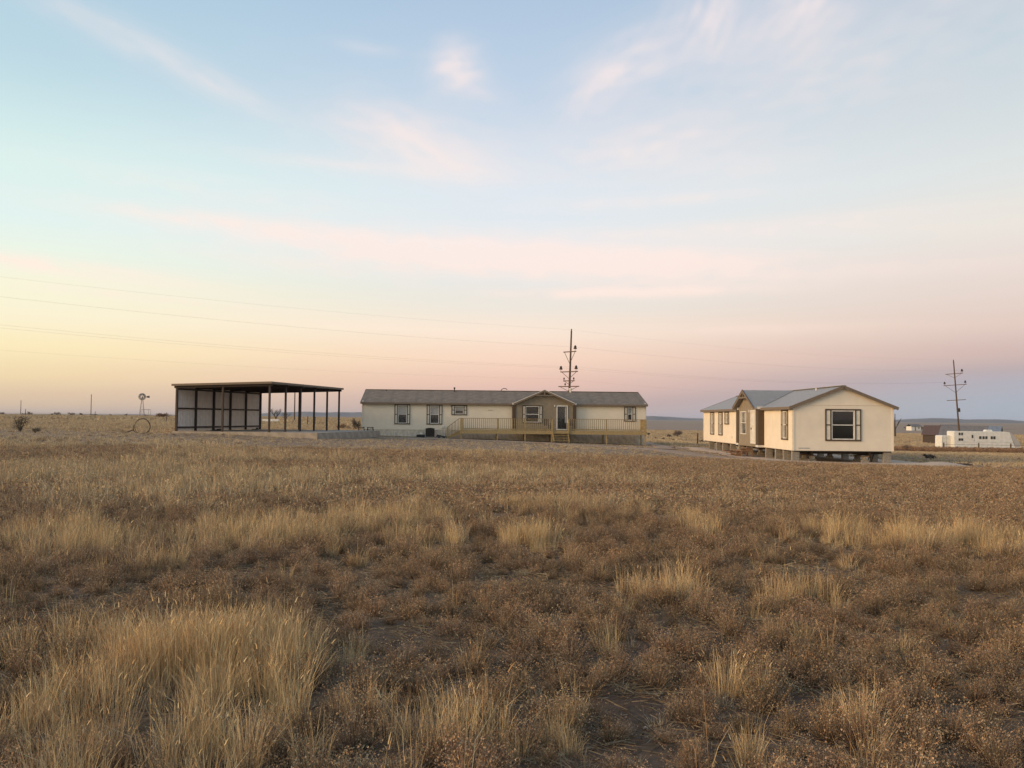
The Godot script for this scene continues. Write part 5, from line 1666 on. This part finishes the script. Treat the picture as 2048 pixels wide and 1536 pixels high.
# places where the photograph shows tall straw standing thick: [x, z, radius across, radius along, strength]
const STANDS := [[-2.0, -6.1, 0.62, 0.42, 1.5], [-1.45, -5.5, 0.42, 0.5, 1.2], [-3.1, -6.3, 0.9, 0.5, 0.8], [-2.6, -5.0, 0.7, 0.6, 0.5], [-2.0, -4.4, 0.7, 0.4, 0.45], [-1.4, -4.6, 0.3, 0.4, 0.5], [-0.5, -4.9, 0.3, 0.3, 0.3],
	[-5.2, -11.2, 0.5, 1.0, 1.2], [-6.4, -12.5, 0.6, 1.2, 0.8], [-3.4, -12.4, 1.2, 1.3, 1.1], [-2.2, -13.5, 1.0, 1.6, 0.9], [-2.9, -11.0, 0.3, 0.4, 0.8], [-1.6, -14.5, 0.6, 2.0, 0.8], [0.3, -12.0, 0.3, 1.0, 1.1], [-0.9, -12.5, 0.35, 0.7, 0.6], [2.95, -8.6, 0.2, 0.3, 0.6], [6.0, -12.6, 1.3, 0.8, 1.3], [7.4, -11.6, 0.8, 0.7, 1.4], [5.0, -13.4, 0.7, 0.6, 1.0], [2.9, -14.0, 0.3, 1.0, 0.6], [4.4, -20.0, 1.6, 1.0, 0.5], [1.0, -17.0, 1.2, 1.5, 0.7], [-6.5, -20.0, 2.5, 2.5, 0.6], [-12.0, -24.0, 4.0, 3.0, 0.7], [-0.5, -27.0, 4.0, 4.0, 0.6], [3.5, -25.0, 2.0, 2.0, 0.7]]

func stand(x: float, z: float) -> float:
	var v := 0.0
	for s in STANDS:
		var u: float = (x - s[0]) / s[2]
		var w: float = (z - s[1]) / s[3]
		var d := u * u + w * w
		if d < 6.0: v = maxf(v, s[4] * exp(-d))
	return v

func vegetation() -> void:
	var gold := [Color(0.65, 0.47, 0.24), Color(0.71, 0.54, 0.30), Color(0.56, 0.37, 0.18), Color(0.48, 0.285, 0.13), Color(0.68, 0.54, 0.32)]
	var straw := [Color(0.56, 0.43, 0.26), Color(0.62, 0.49, 0.31), Color(0.50, 0.39, 0.24), Color(0.45, 0.31, 0.18)]
	var stem := [Color(0.24, 0.15, 0.085), Color(0.30, 0.19, 0.11), Color(0.19, 0.115, 0.07), Color(0.27, 0.205, 0.12)]
	var heads := [Color(0.43, 0.28, 0.16), Color(0.37, 0.225, 0.12), Color(0.48, 0.345, 0.21), Color(0.34, 0.185, 0.095), Color(0.36, 0.275, 0.155)]
	# near kinds
	var near_cushions := []
	for k in 7: near_cushions.append(cushion(1000 + k, 290, 0.155, 0.135, 0.0036, 0.0054, stem, heads))
	var near_tufts := []
	for k in 8: near_tufts.append(tuft(2000 + k, 95, 0.50, 0.30, 0.12, 0.0034, gold, 0.12))
	var short_tufts := []
	for k in 4: short_tufts.append(tuft(2100 + k, 70, 0.22, 0.6, 0.06, 0.0028, straw, 0.1))
	var wisps := []
	for k in 4: wisps.append(tuft(2200 + k, 6, 0.58, 0.20, 0.05, 0.0034, gold, 0.4))
	# middle and far kinds: fewer, broader blades
	var mid_cushions := []
	for k in 5: mid_cushions.append(cushion(3000 + k, 60, 0.18, 0.115, 0.008, 0.015, stem, heads))
	var mid_tufts := []
	for k in 5: mid_tufts.append(tuft(3100 + k, 34, 0.48, 0.28, 0.11, 0.009, gold + straw + straw, 0.2))
	var far_tufts := []
	for k in 4: far_tufts.append(tuft(3200 + k, 26, 0.42, 0.45, 0.26, 0.022, straw, 0.15))
	var field_tufts := []
	for k in 4: field_tufts.append(tuft(3300 + k, 26, 0.40, 0.6, 0.65, 0.05, straw, 0.1))
	var weeds := []
	for k in 3: weeds.append(cushion(3400 + k, 46, 0.26, 0.32, 0.014, 0.035, [Color(0.20, 0.10, 0.055), Color(0.25, 0.13, 0.07)], [Color(0.30, 0.165, 0.09), Color(0.24, 0.125, 0.07), Color(0.34, 0.22, 0.12)]))
	var litter := []
	for k in 4: litter.append(fallen(3600 + k, straw + stem))
	var L := {}
	for k in ["nc", "nt", "st", "wi", "mc", "mt", "ft", "fd", "wd", "li"]:
		L[k] = []
		for j in 8: L[k].append([])
	var plain := func(lo: float, hi: float) -> Color:
		var v := rng.randf_range(lo, hi)
		return Color(v * rng.randf_range(0.96, 1.04), v, v * rng.randf_range(0.94, 1.05))
	rng.seed = 4242
	# ---- near field, out to 17 m
	for i in 8000:
		var az := rng.randf_range(-0.72, 0.72)
		var r := sqrt(rng.randf_range(2.6 * 2.6, 17.0 * 17.0))
		var x := sin(az) * r
		var z := -cos(az) * r
		var s := stand(x, z)
		var p := n_patch.get_noise_2d(x * 2.2, z * 2.2)
		var q := n_tall.get_noise_2d(x, z)
		var tall := s * 1.1 + clampf((q - 0.30) * 0.7, 0.022, 0.16)
		var u := rng.randf()
		if u < tall * 0.75:
			var k := rng.randi() % near_tufts.size()
			var sc := rng.randf_range(0.45, 1.0) * (0.78 + 0.3 * minf(s, 1.0))
			L.nt[k].append([placed(x, z, sc, sc * rng.randf_range(0.75, 1.1)), plain.call(0.75, 1.1)])
		elif rng.randf() < 0.30:
			var sc := rng.randf_range(0.4, 0.9)
			L.st[rng.randi() % short_tufts.size()].append([placed(x, z, sc, sc * 0.6), plain.call(0.5, 0.9)])
		if rng.randf() < 0.011 + 0.02 * s:
			var sc := rng.randf_range(0.6, 1.15)
			L.wi[rng.randi() % wisps.size()].append([placed(x, z, sc, sc), plain.call(0.8, 1.15)])
	# the thick stand on the near left, and the ragged grass in front of it
	for i in 105:
		var a := rng.randf() * TAU
		var f := sqrt(rng.randf())
		var sc := rng.randf_range(0.7, 1.02)
		L.nt[rng.randi() % near_tufts.size()].append([placed(-1.95 + cos(a) * f * 0.62, -6.0 + sin(a) * f * 0.36 - 0.12 * cos(a), sc * 0.9, sc), plain.call(0.85, 1.15)])
	for i in 85:
		var x := rng.randf_range(-3.2, -1.15)
		var z := rng.randf_range(-5.7, -3.7)
		if n_patch.get_noise_2d(x * 4.0, z * 4.0) < -0.22: continue
		var sc := rng.randf_range(0.4, 0.85)
		L.nt[rng.randi() % near_tufts.size()].append([placed(x, z, sc, sc), plain.call(0.7, 1.05)])
	# broken stalks and dead litter on the soil
	for i in 3600:
		var az := rng.randf_range(-0.72, 0.72)
		var r := sqrt(rng.randf_range(2.6 * 2.6, 15.0 * 15.0))
		var sc := rng.randf_range(0.6, 1.3)
		L.li[rng.randi() % litter.size()].append([placed(sin(az) * r, -cos(az) * r, sc, sc), plain.call(0.4, 0.9)])
	# single clumps that stand apart from the rest
	var clumps := [
		[-3.95, -10.0, 0.22, 0.22, 9, 0.95, "lone straw clump on the left, beyond the big foreground stand"],
		[-3.15, -12.2, 0.25, 0.3, 10, 0.95, "straw clump standing behind and right of the lone left one"],
		[1.5, -8.7, 0.30, 0.22, 12, 0.95, "broad straw clump right of centre, the largest there"],
		[2.5, -8.4, 0.16, 0.16, 6, 0.9, "narrow straw clump right of the broad one in mid field"],
		[1.40, -5.55, 0.08, 0.08, 4, 0.75, "small fan of golden stalks amid the right foreground scrub"],
		[1.88, -5.05, 0.12, 0.12, 6, 0.72, "orange-brown clump with loose stalks in the right foreground"],
		[1.22, -4.40, 0.08, 0.10, 5, 0.7, "straw clump touching the bottom edge right of centre"],
		[-0.23, -4.62, 0.12, 0.2, 8, 0.8, "left one of two upright straw clumps at the bottom centre"],
		[0.20, -4.55, 0.12, 0.22, 7, 0.72, "right one of two upright straw clumps at the bottom centre"]]
	for c in clumps:
		var o := thing("grass_clump", c[6], "grass clump", on_ground(c[0], c[1]), 0.0, "single straw clumps in the field")
		for k in c[4]:
			var a := rng.randf() * TAU
			var f := sqrt(rng.randf())
			var x: float = c[0] + cos(a) * f * c[2] * 1.5
			var z: float = c[1] + sin(a) * f * c[3] * 1.5
			var sc: float = c[5] * rng.randf_range(0.45, 1.08)
			var t := placed(x, z, sc, sc * rng.randf_range(0.8, 1.1))
			t.origin -= o.position
			part("tuft", near_tufts[rng.randi() % near_tufts.size()], M.leaf, o, t)
	# mounds of scrub, each with room of its own
	for gi in 126:
		for gj in 66:
			var x := -14.5 + 0.23 * gi + rng.randf_range(-0.10, 0.10)
			var z := -2.5 - 0.23 * gj + rng.randf_range(-0.10, 0.10)
			if absf(atan2(x, -z)) > 0.74: continue
			var p := n_patch.get_noise_2d(x * 2.2, z * 2.2)
			if p < -0.40 or rng.randf() < 0.10 + 0.55 * minf(1.0, stand(x, z)): continue
			var sc := rng.randf_range(0.55, 1.3) * (0.9 + 0.4 * p)
			L.nc[rng.randi() % near_cushions.size()].append([placed(x, z, sc, sc * rng.randf_range(0.8, 1.25)), plain.call(0.65, 1.2)])
	# ---- middle field, 16 to 46 m
	for i in 29000:
		var az := rng.randf_range(-0.70, 0.70)
		var r := sqrt(rng.randf_range(16.0 * 16.0, 46.0 * 46.0))
		var x := sin(az) * r
		var z := -cos(az) * r
		if bareness(x, z) > 0.5: continue
		var s := stand(x, z)
		var q := n_tall.get_noise_2d(x, z)
		var side := smoothstep(9.0, -12.0, x + 0.08 * z)          # more straw on the left, low scrub on the right
		var tall := s + clampf((q - 0.02) * 1.15 + 0.13 * side + 0.06, 0.04, 0.5) * (0.30 + 0.70 * side)
		var low := lerpf(0.55, 1.0, side)
		if rng.randf() < tall:
			var sc := rng.randf_range(0.5, 0.95)
			L.mt[rng.randi() % mid_tufts.size()].append([placed(x, z, sc * 1.15, sc * low), plain.call(0.75, 1.1)])
		elif rng.randf() < 0.85:
			var sc := rng.randf_range(0.6, 1.5)
			L.mc[rng.randi() % mid_cushions.size()].append([placed(x, z, sc, sc * 0.85), plain.call(0.75, 1.2)])
	# ---- far yard, 44 to 130 m
	for i in 42000:
		var az := rng.randf_range(-0.68, 0.68)
		var r := sqrt(rng.randf_range(44.0 * 44.0, 130.0 * 130.0))
		var x := sin(az) * r
		var z := -cos(az) * r
		if bareness(x, z) > 0.5: continue
		var q := n_tall.get_noise_2d(x, z)
		var home := 0.50 if z > -78.0 and x > 23.5 and x < 60.0 else 0.32 if z > -78.0 and x > -14.0 and x < 23.6 else (0.45 if z > -66.0 and z < -50.0 and x < -8.0 else 0.75)
		var sc := rng.randf_range(0.6, 1.1) * home * (0.85 + 0.3 * q)
		if rng.randf() < 0.16:
			L.mc[rng.randi() % mid_cushions.size()].append([placed(x, z, sc * 2.0, sc * 1.4), plain.call(0.6, 1.0)])
		else:
			L.ft[rng.randi() % far_tufts.size()].append([placed(x, z, sc * 1.3, sc), plain.call(0.75, 1.1)])
	# ---- open fields, 125 to 420 m
	for i in 30000:
		var az := rng.randf_range(-0.66, 0.66)
		var r := sqrt(rng.randf_range(125.0 * 125.0, 420.0 * 420.0))
		var x := sin(az) * r
		var z := -cos(az) * r
		var sc := rng.randf_range(0.7, 1.3)
		L.fd[rng.randi() % field_tufts.size()].append([placed(x, z, sc * 1.5, sc * 0.9), plain.call(0.7, 1.1)])
	# ---- reddish weeds by the fence and the trailer
	for i in 2600:
		var x := rng.randf_range(36.0, 84.0)
		var z := rng.randf_range(-128.0, -106.0)
		if n_tall.get_noise_2d(x * 1.7, z * 1.7) < -0.25: continue
		var sc := rng.randf_range(0.6, 1.5)
		L.wd[rng.randi() % weeds.size()].append([placed(x, z, sc, sc), plain.call(0.7, 1.15)])
	scatter("stalk_litter", "broken dry stalks lying on the soil in the foreground", "litter", litter, L.li)
	scatter("low_scrub", "low brown cushion scrub covering the ground in the foreground", "scrub", near_cushions, L.nc)
	scatter("tall_grass", "tall golden dry grass standing in clumps in the foreground", "grass", near_tufts, L.nt)
	scatter("short_grass", "short matted straw grass between the foreground scrub", "grass", short_tufts, L.st)
	scatter("grass_stalks", "single tall seed stalks rising above the foreground scrub", "grass", wisps, L.wi)
	scatter("field_scrub", "low grey-brown scrub across the middle of the field", "scrub", mid_cushions, L.mc)
	scatter("field_grass", "straw-coloured grass clumps across the middle of the field", "grass", mid_tufts, L.mt)
	scatter("yard_grass", "pale dry grass around the homes and the carport", "grass", far_tufts, L.ft)
	scatter("plain_grass", "pale grass of the open plain behind the homes", "grass", field_tufts, L.fd)
	scatter("red_weeds", "reddish dry weeds around the fence and the white trailer", "weeds", weeds, L.wd)

func pebbles() -> void:
	rng.seed = 88
	var st := start()
	for i in 12:
		var u := Vector3(rng.randfn(), rng.randfn(), rng.randfn()).normalized() * 0.03
		var v := Vector3(rng.randfn(), rng.randfn(), rng.randfn()).normalized() * 0.03
		var w := Vector3(rng.randfn(), rng.randfn(), rng.randfn()).normalized() * 0.03
		st.set_color(Color(0.40, 0.33, 0.26))
		st.add_vertex(u); st.add_vertex(v); st.add_vertex(w)
	var mesh := flat_mesh(st)
	var list := []
	for i in 900:
		var az := rng.randf_range(-0.7, 0.7)
		var r := sqrt(rng.randf_range(9.0, 150.0))
		var s := rng.randf_range(0.15, 0.6)
		list.append([placed(sin(az) * r, -cos(az) * r, s, s), Color.WHITE * rng.randf_range(0.5, 1.2)])
	scatter("pebbles", "small pale stones lying between the scrub", "pebbles", [mesh], [list])

# ------------------------------------------------------------------
func _ready() -> void:
	# camera
	var cam := Camera3D.new()
	cam.name = "camera"
	cam.fov = rad_to_deg(2.0 * atan(768.0 / 1800.0))
	cam.near = 0.1
	cam.far = 20000.0
	add_child(cam)
	cam.position = Vector3(0, 1.65, 0)
	cam.basis = Basis(Vector3(1, 0, 0), atan(68.0 / 1800.0)) * Basis(Vector3(0, 0, 1), deg_to_rad(0.5))
	cam.current = true
	# sky
	var env := Environment.new()
	env.background_mode = Environment.BG_SKY
	var sky := Sky.new()
	var pano := PanoramaSkyMaterial.new()
	pano.panorama = make_sky()
	sky.sky_material = pano
	env.sky = sky
	env.background_energy_multiplier = 1.0
	env.tonemap_mode = Environment.TONE_MAPPER_LINEAR
	env.tonemap_exposure = 1.06
	env.sdfgi_enabled = true
	env.ssao_enabled = true
	env.ssil_enabled = true
	env.fog_enabled = true
	env.fog_density = 0.00005
	env.fog_light_color = Color(0.72, 0.76, 0.84)
	var we := WorldEnvironment.new()
	we.name = "world"
	we.environment = env
	add_child(we)
	# sun: almost down, far to the left and a little behind, its light spread by the haze
	var sun := DirectionalLight3D.new()
	sun.name = "sun"
	sun.light_energy = 1.0
	sun.light_color = Color(1.0, 0.83, 0.62)
	sun.light_angular_distance = 30.0
	sun.shadow_enabled = true
	add_child(sun)
	var a := deg_to_rad(SUN_AZ)
	var towards := Vector3(sin(a), tan(deg_to_rad(13.0)), -cos(a)).normalized()
	sun.basis = Basis.looking_at(-towards, Vector3.UP)

	n_relief.seed = 17
	n_relief.frequency = 0.06
	n_patch.seed = 23
	n_patch.frequency = 0.16
	n_patch.fractal_octaves = 3
	n_tall.seed = 29
	n_tall.frequency = 0.10
	n_tall.fractal_octaves = 3
	make_materials()
	# the setting
	make_ground()
	make_hills()
	sheet("dirt_track", TRACK, 1.35, 0.03, M.track)
	sheet("side_track", SPUR, 0.9, 0.036, M.track)
	make_pad()
	# large structures
	house_one()
	house_two()
	carport()
	deck()
	barn()
	# things
	power_line()
	travel_trailer()
	pen_fence()
	windmill()
	far_left()
	trees()
	yard_items()
	vegetation()
	pebbles()
